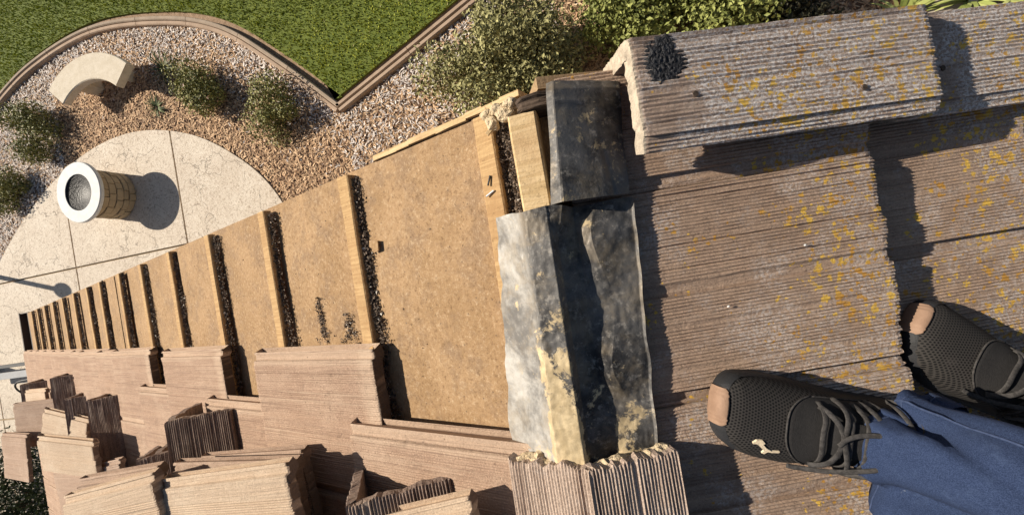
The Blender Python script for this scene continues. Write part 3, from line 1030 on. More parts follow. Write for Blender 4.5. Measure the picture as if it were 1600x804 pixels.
# ------------------------------------------------------------------ flashings
def sheet(name, fn, nu, nv, thick, mat, label, cat):
    vs, fs = [], []
    P = [[Vector(fn(i / nu, j / nv)) for j in range(nv + 1)] for i in range(nu + 1)]
    def nrm(i, j):
        a = P[min(i + 1, nu)][j] - P[max(i - 1, 0)][j]
        b = P[i][min(j + 1, nv)] - P[i][max(j - 1, 0)]
        q = a.cross(b)
        q = q.normalized() if q.length > 0 else Vector((0, 0, 1))
        return q if q.z > 0 else (q if abs(q.z) < 0.3 else -q)
    for i in range(nu + 1):
        for j in range(nv + 1): vs.append(P[i][j])
    for i in range(nu + 1):
        for j in range(nv + 1): vs.append(P[i][j] - Vector((0, 0, thick)))
    K = (nu + 1) * (nv + 1)
    w = nv + 1
    for i in range(nu):
        for j in range(nv):
            fs.append((i * w + j, i * w + j + 1, (i + 1) * w + j + 1, (i + 1) * w + j))
            fs.append((K + i * w + j, K + (i + 1) * w + j, K + (i + 1) * w + j + 1, K + i * w + j + 1))
    for i in range(nu):
        fs.append((i * w, (i + 1) * w, K + (i + 1) * w, K + i * w))
        fs.append((i * w + nv, K + i * w + nv, K + (i + 1) * w + nv, (i + 1) * w + nv))
    for j in range(nv):
        fs.append((j, K + j, K + j + 1, j + 1))
        fs.append((nu * w + j, nu * w + j + 1, K + nu * w + j + 1, K + nu * w + j))
    # object origin on the sheet so that the dirt pattern stays with it
    return tag(obj(name, mesh(name, vs, fs, mat)), label, cat)

def poly_at(pts, t):
    for a, b in zip(pts[:-1], pts[1:]):
        if t <= b[0]:
            f = (t - a[0]) / max(1e-9, b[0] - a[0])
            return Vector(a[1:]).lerp(Vector(b[1:]), f)
    return Vector(pts[-1][1:])

def low_flash(u, v):
    y = 0.060 - 0.395 * v
    e = 0.006 * noise.noise((v * 6, 3, 0)) + 0.003 * noise.noise((v * 22, 3, 0))
    L0 = LP(0.090 + 0.046 * v + e, y, 0.034 + 0.006 * noise.noise((v * 8, 0, 7)))
    xa, za = -0.042 - 0.013 * v, 0.054 + 0.002 * noise.noise((v * 9, 1, 1))
    xb, zb = -0.008 - 0.004 * v, 0.060 + 0.002 * noise.noise((v * 9, 4, 1))
    wv = 0.5 + 0.5 * sin(v * 15.5 + 0.6 + 1.2 * noise.noise((v * 3, 0, 0)))
    zr = RP(0.03, 0, 0.042)
    wv = 0.5 + 0.5 * sin(v * 15.5 - 0.9 + 1.0 * noise.noise((v * 3, 0, 0)))
    R1 = RP(0.012, y, 0.036)
    R2 = RP(0.028 + 0.018 * (1 - wv), y, 0.041 + 0.008 * wv)
    R3 = RP(0.095 - 0.026 * v + 0.003 * noise.noise((v * 9, 9, 0)), y, 0.0465 + 0.004 * noise.noise((v * 8, 2, 2)))
    fade = min(1, v * 7)
    pts = [(0.0, *L0), (0.24, *(L0.lerp(Vector((xa, y, za)), 0.80) - Vector((0, 0, 0.004)))), (0.30, xa, y, za), (0.33, xa + 0.003, y, za + 0.002), (0.47, xb - 0.002, y, zb), (0.49, xb, y, zb - 0.002),
           (0.60, *(Vector((xb + 0.006, y, zb - 0.016)).lerp(Vector((xb + 0.02, y, zb - 0.006)), 1 - fade))), (0.66, *R1), (0.78, *R2), (0.95, *R3), (1.0, *(R3 + Vector((0.0035, 0, 0.0035))))]
    p = poly_at(pts, u)
    amp = 0.0010 if u < 0.5 else 0.0018
    p.z += amp * noise.noise((u * 9, v * 13, 0)) + 0.0008 * noise.noise((u * 30, v * 40, 3))
    p.y += 0.004 * noise.noise((u * 5, v * 0.5, 6)) + (0.010 * (0.5 - u) if v < 0.02 else 0)
    return p
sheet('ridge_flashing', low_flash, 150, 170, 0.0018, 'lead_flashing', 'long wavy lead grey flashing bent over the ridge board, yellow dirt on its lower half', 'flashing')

def up_flash(u, v):
    y = 0.224 - 0.162 * v + 0.006 * (u - 0.5) * 0
    zt = 0.064 + 0.002 * noise.noise((v * 4, 0, 2))
    xl = 0.017 - 0.014 * v
    A0 = Vector((xl + 0.004, y, 0.036 - 0.01 * v))
    A = Vector((xl, y, zt))
    A1 = Vector((xl + 0.010, y, zt + 0.003))
    B = RP(0.055, y, 0.062)
    D = RP(0.1035 - 0.012 * v, y, 0.050 + 0.003 * sin(v * 9))
    pts = [(0, *A0), (0.10, *A), (0.18, *A1), (0.55, *B), (1, *D)]
    p = poly_at(pts, u)
    if v < 0.08:
        p.z -= (0.08 - v) / 0.08 * 0.008
    if v > 0.55 and u < 0.2:
        t = (v - 0.55) / 0.45
        p.x += -0.012 * t * (0.2 - u) / 0.2
        p.z -= 0.022 * t * (0.2 - u) / 0.2
    p.z += 0.0018 * noise.noise((u * 4, v * 4, 8)) - 0.0022 * exp(-((u - 0.45 - 0.25 * v) / 0.05) ** 2) * (v > 0.5) + 0.0016 * exp(-((v - 0.17 - 0.05 * u) / 0.03) ** 2)
    return p
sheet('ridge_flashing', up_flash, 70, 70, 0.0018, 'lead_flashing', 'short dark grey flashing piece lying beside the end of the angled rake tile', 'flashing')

# ------------------------------------------------------------------ loose tiles piled on the stripped slope
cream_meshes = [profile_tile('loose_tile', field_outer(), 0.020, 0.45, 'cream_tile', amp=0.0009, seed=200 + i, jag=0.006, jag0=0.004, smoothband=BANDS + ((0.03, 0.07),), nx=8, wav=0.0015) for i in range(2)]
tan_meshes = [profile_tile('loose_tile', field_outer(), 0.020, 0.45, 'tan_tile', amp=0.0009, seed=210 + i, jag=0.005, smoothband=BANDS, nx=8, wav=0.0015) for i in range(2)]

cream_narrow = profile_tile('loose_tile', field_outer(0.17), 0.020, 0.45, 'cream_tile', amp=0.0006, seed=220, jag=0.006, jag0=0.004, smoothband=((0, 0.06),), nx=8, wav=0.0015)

def frame_from(a, b, roll):
    """a: upper-left end, b: right end of the lateral top edge; both (s, y, h) on the left slope; roll tips the far side."""
    A, B = LP(*a), LP(*b)
    ex = (A - B).normalized()                  # from head (right) to butt (left)
    n = Vector((-SP, 0, CP))
    yd = Vector((0, -1, 0))
    ey = (yd - ex * yd.dot(ex)).normalized()
    ez = ex.cross(ey)
    Mx = Matrix((ex, ey, ez)).transposed().to_4x4()
    Mx = Mx @ Matrix.Rotation(roll, 4, 'X')
    Mx.translation = B
    return Mx
def loose(me, a, b, roll, label, group='loose concrete tiles stacked on the stripped slope'):
    Mx = frame_from(a, b, roll) @ T((0, 0, -TT))
    return tag(obj('loose_tile', me, None, Mx), label, 'roof tile', group)
GP = 'loose concrete tiles stacked on the stripped slope'
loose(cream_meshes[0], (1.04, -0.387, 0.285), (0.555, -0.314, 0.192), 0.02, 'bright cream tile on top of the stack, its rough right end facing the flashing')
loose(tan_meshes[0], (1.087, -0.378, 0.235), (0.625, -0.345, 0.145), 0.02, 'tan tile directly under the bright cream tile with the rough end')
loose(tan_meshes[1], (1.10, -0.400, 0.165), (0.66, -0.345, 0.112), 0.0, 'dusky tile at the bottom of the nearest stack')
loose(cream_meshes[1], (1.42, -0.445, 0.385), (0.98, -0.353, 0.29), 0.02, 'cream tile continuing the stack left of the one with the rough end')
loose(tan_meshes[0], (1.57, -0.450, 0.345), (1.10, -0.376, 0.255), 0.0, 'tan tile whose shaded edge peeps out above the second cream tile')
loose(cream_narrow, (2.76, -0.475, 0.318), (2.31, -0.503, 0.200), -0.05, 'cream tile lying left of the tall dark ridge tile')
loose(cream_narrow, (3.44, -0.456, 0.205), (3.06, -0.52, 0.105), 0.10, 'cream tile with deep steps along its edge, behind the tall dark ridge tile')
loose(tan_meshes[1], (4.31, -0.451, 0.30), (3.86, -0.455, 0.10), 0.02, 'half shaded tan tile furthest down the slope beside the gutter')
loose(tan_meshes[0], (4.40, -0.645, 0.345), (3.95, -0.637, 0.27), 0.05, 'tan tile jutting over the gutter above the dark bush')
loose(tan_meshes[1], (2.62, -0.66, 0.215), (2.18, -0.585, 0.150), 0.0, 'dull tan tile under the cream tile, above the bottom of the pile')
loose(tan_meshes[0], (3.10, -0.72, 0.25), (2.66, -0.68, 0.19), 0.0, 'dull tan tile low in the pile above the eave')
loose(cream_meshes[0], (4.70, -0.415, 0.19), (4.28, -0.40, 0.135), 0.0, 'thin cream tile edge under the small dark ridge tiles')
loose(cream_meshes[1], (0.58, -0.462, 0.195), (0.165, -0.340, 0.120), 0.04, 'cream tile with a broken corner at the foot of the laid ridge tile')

def ridge_loose(i, s, y0, ln, h, yaw, label, tiltz=0.0, wide=1.0):
    sc = ln / 0.42
    M2 = FL @ T((s, -y0, h)) @ Matrix.Rotation(pi / 2 + yaw, 4, 'Z') @ rotY(tiltz)
    M2 = M2 @ Matrix.Diagonal((sc, wide, 1.0 + 0.5 * (wide - 1), 1))
    return tag(obj('loose_ridge_tile', cap_meshes[i % 3], None, M2), label, 'ridge tile', 'loose dark ribbed ridge tiles in the pile')
ridge_loose(0, 0.385, -0.365, 0.40, 0.182, 0.06, 'dark ribbed ridge tile seen end on with its hollow showing')
ridge_loose(1, 1.225, -0.302, 0.40, 0.198, 0.02, 'wide dark ribbed ridge tile propped on the nearest stack')
ridge_loose(2, 2.545, -0.350, 0.42, 0.168, 0.03, 'tall dark ribbed ridge tile in the middle of the pile', wide=1.22)
ridge_loose(0, 3.235, -0.394, 0.40, 0.165, 0.0, 'short dark ribbed ridge tile behind the tall one', wide=1.22)
ridge_loose(1, 3.66, -0.288, 0.30, 0.160, 0.0, 'small dark ribbed ridge tile nearest the swept row of laid tiles', wide=1.22)
ridge_loose(2, 4.86, -0.375, 0.30, 0.205, 0.0, 'small dark ribbed ridge tile beside the gutter', wide=1.22)
ridge_loose(0, 1.80, -0.520, 0.36, 0.165, 0.03, 'low dark ribbed ridge tile with a crumbled top edge')
ridge_loose(1, 1.52, -0.455, 0.36, 0.175, -0.02, 'narrow dark ribbed ridge tile between the low one and the wide one')

# ------------------------------------------------------------------ person: two feet in mesh shoes and navy trousers
ST = [ # x, half width, sole offset y, top height
    (0.000, 0.020, 0.000, 0.085), (0.010, 0.030, 0.000, 0.095), (0.035, 0.036, 0.000, 0.105), (0.070, 0.038, 0.000, 0.108), (0.100, 0.038, 0.001, 0.108),
    (0.130, 0.041, 0.003, 0.104), (0.160, 0.046, 0.005, 0.093), (0.190, 0.051, 0.006, 0.080), (0.220, 0.0545, 0.006, 0.069), (0.250, 0.054, 0.004, 0.061),
    (0.275, 0.050, 0.001, 0.055), (0.292, 0.044, -0.003, 0.050), (0.303, 0.035, -0.005, 0.045), (0.309, 0.026, -0.006, 0.040), (0.312, 0.012, -0.007, 0.034)]
SOLE = 0.022
def st_at(x):
    for a, b in zip(ST[:-1], ST[1:]):
        if x <= b[0]:
            f = (x - a[0]) / (b[0] - a[0])
            f = min(max(f, 0), 1)
            return [a[i] + (b[i] - a[i]) * f for i in range(4)]
    return list(ST[-1])
def shoe_pt(x, th, off=0.0):
    """th in [-1, 1]: -1 one side at the sole, 0 the top, 1 the other side."""
    _, hw, oy, top = st_at(x)
    a = th * pi / 2
    e = 0.75
    yy = (abs(sin(a)) ** e) * (1 if th > 0 else -1)
    zz = abs(cos(a)) ** (0.85)
    return Vector((x, oy + (hw + off) * yy, SOLE + (top - SOLE + off) * zz))

def build_shoe(F, side, person):
    def B(m_, name, mat, smooth=True):
        return m_.build(name, mat, person, F, smooth)
    # upper
    nx, nt_ = 70, 40
    xs = [0.004 + 0.308 * (1 - (1 - i / nx) ** 1.25) for i in range(nx + 1)]
    u = MB()
    vs = [shoe_pt(x, -1 + 2 * j / nt_) for x in xs for j in range(nt_ + 1)]
    fs = [(i * (nt_ + 1) + j, (i + 1) * (nt_ + 1) + j, (i + 1) * (nt_ + 1) + j + 1, i * (nt_ + 1) + j + 1) for i in range(nx) for j in range(nt_)
          if not (xs[i] > 0.02 and xs[i] < 0.105 and abs(j - nt_ / 2) < 8)]
    u.add(vs, fs)
    upper = B(u, 'shoe', 'shoe_mesh')
    upper['label'] = ('left' if side > 0 else 'right') + ' black mesh running shoe with a tan toe bumper'
    # sole
    s_ = MB()
    ring = []
    for i in range(41):
        x = -0.003 + 0.3165 * (1 - cos(pi * i / 40)) / 2
        _, hw, oy, _t = st_at(min(max(x, 0), 0.312))
        f_ = 0.002
        if x < 0 or x > 0.312: hw = max(0.006, hw - 0.01)
        ring.append((x, oy + hw + f_))
    ring2 = []
    for i in range(39, 0, -1):
        x = -0.003 + 0.3165 * (1 - cos(pi * i / 40)) / 2
        _, hw, oy, _t = st_at(min(max(x, 0), 0.312))
        if x < 0 or x > 0.312: hw = max(0.006, hw - 0.01)
        ring2.append((x, oy - hw - 0.002))
    rg = ring + ring2
    n = len(rg)
    vs = []
    cx, cy = 0.155, 0.003
    for (z, q) in ((0.0, -0.004), (0.005, 0.0), (0.018, 0.001), (0.026, -0.001), (0.031, -0.005)):
        for (x, y) in rg:
            dx, dy = x - cx, y - cy
            L_ = sqrt(dx * dx + dy * dy)
            lift = max(0, (x - 0.25) / 0.06) ** 2 * 0.008
            vs.append((x + dx / L_ * q, y + dy / L_ * q, z + lift))
    fs = [tuple(range(n - 1, -1, -1))]
    for k_ in range(4):
        for i in range(n): fs.append((k_ * n + i, k_ * n + (i + 1) % n, k_ * n + n + (i + 1) % n, k_ * n + n + i))
    s_.add(vs, fs)
    B(s_, 'sole', 'sole_rubber').parent = upper
    bpy.context.view_layer.update()
    def sub(o):
        o.parent = upper
        o.matrix_basis = Matrix.Identity(4)
        return o
    # patch on the loft
    def patch(name, mat, region, off, edge_=0.0015, nx_=24, ny_=24):
        m_ = MB()
        vs, fs = [], []
        for i in range(nx_ + 1):
            for j in range(ny_ + 1):
                x, th = region(i / nx_, j / ny_)
                e_ = off if 0 < i < nx_ and 0 < j < ny_ else -0.001
                vs.append(shoe_pt(min(x, 0.312), max(-1, min(1, th)), e_))
        for i in range(nx_):
            for j in range(ny_): fs.append((i * (ny_ + 1) + j, (i + 1) * (ny_ + 1) + j, (i + 1) * (ny_ + 1) + j + 1, i * (ny_ + 1) + j + 1))
        m_.add(vs, fs)
        return sub(m_.build(name, mat, None, None, True))
    for o in [o for o in upper.children if o.name.startswith('sole')]: sub(o)
    # toe bumper wraps from the top of the toe down over the front of the sole
    m_ = MB()
    vs, fs = [], []
    nb_, rows_ = 28, 9
    for j in range(nb_ + 1):
        tb = -1 + 2 * j / nb_
        inset = 0.0035 * (1 - abs(tb) ** 4) + 0.001
        yb = -0.006 + 0.0245 * tb
        # front outline of the toe at this y
        xf = 0.3115
        for q in range(60):
            _, hw, oy, tp = st_at(xf)
            if abs(yb - oy) <= hw * 0.985: break
            xf -= 0.0012
        _, hw, oy, tp = st_at(xf - inset)
        yr = min(0.999, abs(yb - oy) / hw)
        ztop = SOLE + (tp - SOLE) * (1 - yr ** (1 / 0.75 * 2)) ** 0.42 + 0.0035
        zfr = SOLE + 0.014 + 0.006 * (1 - tb * tb)
        ztop = max(ztop, zfr + 0.001)
        pts_ = [(xf - inset, ztop - 0.003), (xf - inset, ztop), (xf - inset * 0.62, ztop * 0.9 + zfr * 0.1), (xf - inset * 0.25, ztop * 0.6 + zfr * 0.4), (xf + 0.002, zfr), (xf + 0.0045, zfr - 0.008), (xf + 0.0045, 0.016), (xf + 0.002, 0.012), (xf - 0.004, 0.012)]
        for (px_, pz_) in pts_: vs.append((px_, yb, pz_))
    for j in range(nb_):
        for q in range(rows_ - 1): fs.append((j * rows_ + q, (j + 1) * rows_ + q, (j + 1) * rows_ + q + 1, j * rows_ + q + 1))
    m_.add(vs, fs)
    sub(m_.build('toe_bumper', 'toe_leather', None, None, True))
    # eyestay: rounded saddle over the instep
    def saddle(a, b):
        tb = 2 * b - 1
        xf = 0.240 - 0.034 * abs(tb) ** 2.2 + 0.0 * tb
        return 0.105 + (xf - 0.105) * a, tb * (0.52 + 0.30 * (1 - a))
    patch('eyestay', 'shoe_panel', saddle, 0.0018, nx_=40, ny_=40)
    # stitched rim
    m_ = MB()
    m_.tube([shoe_pt(saddle(1, b / 40)[0] + 0.0005, saddle(1, b / 40)[1], 0.0022) for b in range(41)], 0.0012, 6)
    for sg in (0, 1):
        m_.tube([shoe_pt(*saddle(a / 20, sg), 0.0015) for a in range(21)], 0.0012, 6)
    sub(m_.build('stitching', 'lace_cloth', None, None, True))
    def tongue(a, b):
        tb = 2 * b - 1
        return 0.080 + 0.115 * a, tb * (0.26 - 0.08 * a * a)
    patch('tongue', 'shoe_panel', tongue, 0.0055)
    # laces
    def lace(pts, r=0.0035, flat=0.36):
        q = spline(pts, 6)
        m_ = MB()
        P_ = [shoe_pt(x, th, o_) for x, th, o_ in q]
        m_.tube(P_, r, 8, flat=flat, up=Vector((0.25, 0, 1)))
        sub(m_.build('lace', 'lace_cloth', None, None, True))
    for i, x in enumerate((0.205, 0.178, 0.162, 0.147, 0.132)):
        w_ = 0.34 + 0.07 * i
        lace([(x - 0.004, -w_ - 0.1, 0.002), (x - 0.001, -w_ * 0.5, 0.009), (x + 0.002, 0, 0.010), (x, w_ * 0.5, 0.009), (x - 0.006, w_ + 0.1, 0.002)])
    lace([(0.178, -0.60, 0.002), (0.183, -0.2, 0.012), (0.197, 0.20, 0.013), (0.208, 0.42, 0.005)])
    lace([(0.160, 0.72, 0.002), (0.178, 0.3, 0.013), (0.192, -0.10, 0.013), (0.205, -0.34, 0.005)])
    lace([(0.118, 0.05, 0.014), (0.140, 0.12, 0.018), (0.170, 0.25, 0.017), (0.205, 0.50, 0.008), (0.226, 0.56, 0.005)], 0.0031)
    lace([(0.118, -0.02, 0.014), (0.150, -0.10, 0.019), (0.178, -0.06, 0.018), (0.196, 0.02, 0.016)], 0.0031)
    lace([(0.120, 0.0, 0.016), (0.112, 0.3, 0.024), (0.130, 0.62, 0.014), (0.150, 0.78, 0.006), (0.160, 0.62, 0.010), (0.135, 0.2, 0.020), (0.118, 0.02, 0.017)], 0.0031)
    lace([(0.120, 0.0, 0.017), (0.116, -0.25, 0.024), (0.114, -0.48, 0.022), (0.122, -0.60, 0.016), (0.128, -0.42, 0.020), (0.123, -0.05, 0.018)], 0.0031)
    k_ = MB()
    vv = []
    sub(lump('lace_knot', shoe_pt(0.119, 0.0, 0.016), (0.007, 0.008, 0.005), 'lace_cloth', 3, None, sub=2, amp=0.2)).matrix_basis = T(shoe_pt(0.119, 0.0, 0.016))
    # leaping cat emblem on the outer forefoot: flat cut-out, 1 mm thick
    if side > 0:
        body = [(0.0, 0.62), (0.10, 0.88), (0.30, 1.0), (0.42, 0.86), (0.36, 0.74), (0.52, 0.56), (0.74, 0.48), (1.0, 0.60), (0.98, 0.50), (0.74, 0.36), (0.62, 0.32), (0.56, 0.02), (0.46, 0.0), (0.48, 0.30), (0.36, 0.44), (0.20, 0.60), (0.12, 0.62), (0.02, 0.52)]
        m_ = MB()
        nb_ = len(body)
        top_, bot_ = [], []
        for (a, b) in body:
            x = 0.275 - 0.033 * a
            th = 0.47 - 0.26 * b
            top_.append(shoe_pt(x, th, 0.0022)); bot_.append(shoe_pt(x, th, 0.0002))
        m_.add(top_ + bot_, [tuple(range(nb_ - 1, -1, -1))] + [(i, (i + 1) % nb_, nb_ + (i + 1) % nb_, nb_ + i) for i in range(nb_)])
        sub(m_.build('emblem', 'logo_cream', None, None))
    return upper

def shoe_frame(toe, ang, h):
    """toe tip (s, y) on the right slope; ang: heading of the toe in the slope plane."""
    d_ = Vector((cos(ang), sin(ang), 0))
    heel = Vector((toe[0], toe[1], h)) - 0.312 * d_
    ex = d_; ez = Vector((0, 0, 1)); ey = ez.cross(ex)
    Mx = Matrix((ex, ey, ez)).transposed().to_4x4()
    Mx.translation = heel
    return FR @ Mx
person = empty('person', tuple(RP(0.5, -0.35, 0.03)), 'person in navy trousers and black mesh shoes standing on the tiles', 'person')
F1 = shoe_frame((0.147, -0.243), radians(180 - 17), 0.050) @ rotY(-0.02)
F2 = shoe_frame((0.484, -0.188), radians(180 - 43), 0.046)
build_shoe(F1, 1, person)
build_shoe(F2, -1, person)

# body: one skinned surface from hips to toes
A1 = F1 @ Vector((0.075, 0, 0.10)); A2 = F2 @ Vector((0.098, 0.0, 0.10))
K1 = A1 + Vector((0.10, -0.10, 0.40)); K2 = A2 + Vector((0.08, -0.06, 0.40))
H1 = A1 + Vector((0.36, -0.10, 0.78)); H2 = A2 + Vector((0.26, 0.0, 0.80))
PV = (H1 + H2) / 2 + Vector((0, 0, 0.06))
bv = [PV, H1, K1, A1, F1 @ Vector((0.055, 0, 0.045)), F1 @ Vector((0.22, 0, 0.04)), H2, K2, A2, F2 @ Vector((0.055, 0, 0.045)), F2 @ Vector((0.22, 0, 0.04)), PV + Vector((-0.02, 0, 0.12))]
be = [(0, 1), (1, 2), (2, 3), (3, 4), (4, 5), (0, 6), (6, 7), (7, 8), (8, 9), (9, 10), (0, 11)]
rad = [0.12, 0.085, 0.055, 0.034, 0.028, 0.014, 0.085, 0.055, 0.034, 0.028, 0.014, 0.11]
bm_ = bpy.data.meshes.new('body')
bm_.from_pydata([tuple(v_) for v_ in bv], be, [])
bm_.materials.append(MAT['skin'])
bo = obj('body', bm_, person)
md = bo.modifiers.new('skin', 'SKIN')
for i, v_ in enumerate(bm_.skin_vertices[0].data):
    v_.radius = (rad[i], rad[i]); v_.use_root = (i == 0)
bo.modifiers.new('sub', 'SUBSURF').levels = 2
# trousers: one loft per leg joined into a waist, open cuffs with a turned hem
tr = MB()
def leg_loft(A, K, H, axis_off, seed, r0, cuffdir):
    ctrl = [A + cuffdir, A + Vector((0.03, -0.02, 0.13)) + axis_off, A.lerp(K, 0.6) + axis_off, K, K.lerp(H, 0.5), H + Vector((0, 0, 0.04))]
    cl = spline([tuple(c_) for c_ in ctrl], 14)
    n = len(cl)
    na = 72
    vs, fs = [], []
    rows = [(0, -0.006), (0, 0.0)] + [(i, 0.0) for i in range(1, n)]
    for ri, (i, inset) in enumerate(rows):
        p = Vector(cl[i])
        t = (Vector(cl[min(i + 1, n - 1)]) - Vector(cl[max(i - 1, 0)])).normalized()
        ax_ = t.cross(Vector((0, 1, 0))).normalized(); bx_ = t.cross(ax_)
        f = i / (n - 1)
        r = r0 * (1 + 0.55 * f) + 0.035 * max(0, f - 0.5)
        for j in range(na):
            w = 2 * pi * j / na
            d_ = ax_ * cos(w) + bx_ * sin(w)
            fold = 0.010 * noise.noise((cos(w) * 1.2 + seed, sin(w) * 1.2, f * 9)) + 0.012 * noise.noise((cos(w) * 2.2 + seed, sin(w) * 2.2 + f * 6, f * 3))
            gv = (w - (0.9 + 2.4 * f + seed)) % (2 * pi)
            gv2 = (w - (2.6 - 3.0 * f + seed)) % (2 * pi)
            fold -= 0.016 * exp(-((gv - pi) / 0.10) ** 2) * exp(-f * 2) + 0.020 * exp(-((gv2 - pi) / 0.16) ** 2) * exp(-((f - 0.08) / 0.16) ** 2)
            fold += 0.020 * exp(-((gv2 - pi - 0.30) / 0.16) ** 2) * exp(-((f - 0.06) / 0.12) ** 2)
            rg_ = abs(noise.noise((cos(w) * 1.6 + seed, sin(w) * 1.6, f * 11 + w * 0.4)))
            fold += 0.008 * exp(-(rg_ / 0.06) ** 2) * exp(-f * 2.0) - 0.002
            if i == 2: fold -= 0.0025
            crease = 0.012 * max(0, cos(w * 2 + f * 9 + seed)) ** 3 * exp(-f * 2.0)
            cuff = 0.006 * exp(-((i - 2.2) / 1.4) ** 2) if i < 6 else 0
            vs.append(p + d_ * (r + fold + crease + cuff + inset) + t * (0.012 * noise.noise((cos(w) * 1.5, sin(w) * 1.5, seed)) if i < 3 else 0) + (t * 0.03 if inset else Vector()))
    for i in range(len(rows) - 1):
        for j in range(na): fs.append((i * na + j, i * na + (j + 1) % na, (i + 1) * na + (j + 1) % na, (i + 1) * na + j))
    tr.add(vs, fs)
    for (j0, off_) in ((int(na * 0.30), 0.0), (int(na * 0.80), 0.0)):
        pts_ = []
        for i in range(1, len(rows)):
            p_ = Vector(vs[i * na + j0]); c0_ = Vector(cl[rows[i][0]])
            pts_.append(p_ + (p_ - c0_).normalized() * 0.0004)
        seams.append(MB().tube(pts_, 0.0013, 6))
    ring_ = []
    for j in range(na + 1):
        p_ = Vector(vs[3 * na + j % na]); c0_ = Vector(cl[rows[3][0]])
        ring_.append(p_ + (p_ - c0_).normalized() * 0.0004)
    seams.append(MB().tube(ring_, 0.0010, 6))
seams = []
leg_loft(A1, K1, H1, Vector((0.0, -0.004, 0)), 1.0, 0.072, Vector((-0.012, -0.012, -0.012)))
leg_loft(A2, K2, H2, Vector((0.0, 0, 0)), 5.0, 0.066, Vector((0.0, -0.01, -0.015)))
vs, fs = [], []
na = 48
for i in range(7):
    f = i / 6
    c_ = PV + Vector((0, 0, -0.12 + 0.26 * f))
    for j in range(na):
        w = 2 * pi * j / na
        vs.append(c_ + Vector((0.13 * cos(w), 0.19 * sin(w), 0)) * (0.95 + 0.1 * sin(pi * f)))
for i in range(6):
    for j in range(na): fs.append((i * na + j, i * na + (j + 1) % na, (i + 1) * na + (j + 1) % na, (i + 1) * na + j))
tr.add(vs, fs)
trs = tr.build('trousers', 'navy_cloth', person, None, True)
for q_ in seams: q_.build('seam', 'seam_thread', trs)

# ------------------------------------------------------------------ garden: column, bench, shrubs
col = empty('stone_pedestal', (-7.72, 2.11, ZG + 0.045), 'round stone pedestal with a white ring cap and dark speckled dish', 'pedestal')
CX, CY = -7.72, 2.11
ZC = ZG + 0.58
RB = 0.385
m_ = MB(); m_.tube([(CX, CY, ZG + 0.03), (CX, CY, ZC - 0.11)], RB - 0.03, 40); m_.build('core', 'column_core', col)
R_ = random.Random(11)
zz = ZG + 0.046
row = 0
while zz < ZC - 0.08:
    hgt = R_.choice((0.075, 0.095, 0.115))
    hgt = min(hgt, ZC - 0.055 - zz)
    a = R_.uniform(0, 1)
    a_end = a + 2 * pi
    while a < a_end - 0.08:
        da = min(R_.uniform(0.28, 0.62), a_end - a)
        if a_end - (a + da) < 0.15: da = a_end - a
        ro = RB + R_.uniform(-0.006, 0.010)
        n_ = 5
        vs = []
        for k2 in range(n_):
            w = a + 0.012 + (da - 0.024) * k2 / (n_ - 1)
            for (r_, z_) in ((RB - 0.04, zz + 0.004), (ro - 0.006, zz + 0.004), (ro, zz + 0.012), (ro, zz + hgt - 0.012), (ro - 0.006, zz + hgt - 0.004), (RB - 0.04, zz + hgt - 0.004)):
                vs.append((CX + r_ * cos(w), CY + r_ * sin(w), z_))
        fs = []
        for k2 in range(n_ - 1):
            for q in range(6): fs.append((k2 * 6 + q, k2 * 6 + 6 + q, k2 * 6 + 6 + (q + 1) % 6, k2 * 6 + (q + 1) % 6))
        fs += [tuple(range(6)), tuple(range(n_ * 6 - 1, n_ * 6 - 7, -1))]
        MB().add(vs, fs).build('stone_block', 'column_stone', col)
        a += da
    zz += hgt
def lathe(pr, c, n=48):
    vs, fs = [], []
    for (r, z) in pr:
        for j in range(n): vs.append((c[0] + r * cos(2 * pi * j / n), c[1] + r * sin(2 * pi * j / n), z))
    for i in range(len(pr) - 1):
        for j in range(n): fs.append((i * n + j, i * n + (j + 1) % n, (i + 1) * n + (j + 1) % n, (i + 1) * n + j))
    return MB().add(vs, fs)
lathe([(0.30, ZC - 0.055), (0.470, ZC - 0.055), (0.478, ZC - 0.045), (0.478, ZC - 0.012), (0.468, ZC), (0.288, ZC), (0.282, ZC - 0.01), (0.28, ZC - 0.05)], (CX, CY), 64).build('cap_ring', 'cap_stone', col)
lathe([(0.286, ZC - 0.004), (0.28, ZC - 0.012)] + [(0.27 * (1 - t / 12) + 0.002, ZC - 0.016 - 0.07 * sin(t / 12 * pi / 2)) for t in range(13)], (CX, CY), 48).build('dark_dish', 'dark_glass', col, None, True)

bench = empty('curved_bench', (-7.43, 4.0, ZG), 'curved cream stone bench in the mulch inside the curved edging', 'bench')
def arc_slab(name, r0, r1, a0, a1, z0, z1, mat, parent, n=24):
    vs, fs = [], []
    b = 0.012
    pr = [(r0 + b, z0), (r0, z0 + b), (r0, z1 - b), (r0 + b, z1), (r1 - b, z1), (r1, z1 - b), (r1, z0 + b), (r1 - b, z0)]
    for k2 in range(n + 1):
        w = radians(a0 + (a1 - a0) * k2 / n)
        for (r, z) in pr: vs.append((-7.43 + r * cos(w), 3.05 + r * sin(w), z))
    for k2 in range(n):
        for q in range(8): fs.append((k2 * 8 + q, k2 * 8 + (q + 1) % 8, k2 * 8 + 8 + (q + 1) % 8, k2 * 8 + 8 + q))
    fs += [tuple(range(7, -1, -1)), tuple(range(n * 8, n * 8 + 8))]
    MB().add(vs, fs).build(name, mat, parent)
arc_slab('seat', 0.835, 1.245, 45, 134, -4.11, -4.0, 'bench_stone', bench)
arc_slab('leg', 0.95, 1.12, 66, 78, ZG - 0.02, -4.111, 'bench_stone', bench, 6)
arc_slab('leg', 0.95, 1.12, 106, 118, ZG - 0.02, -4.111, 'bench_stone', bench, 6)

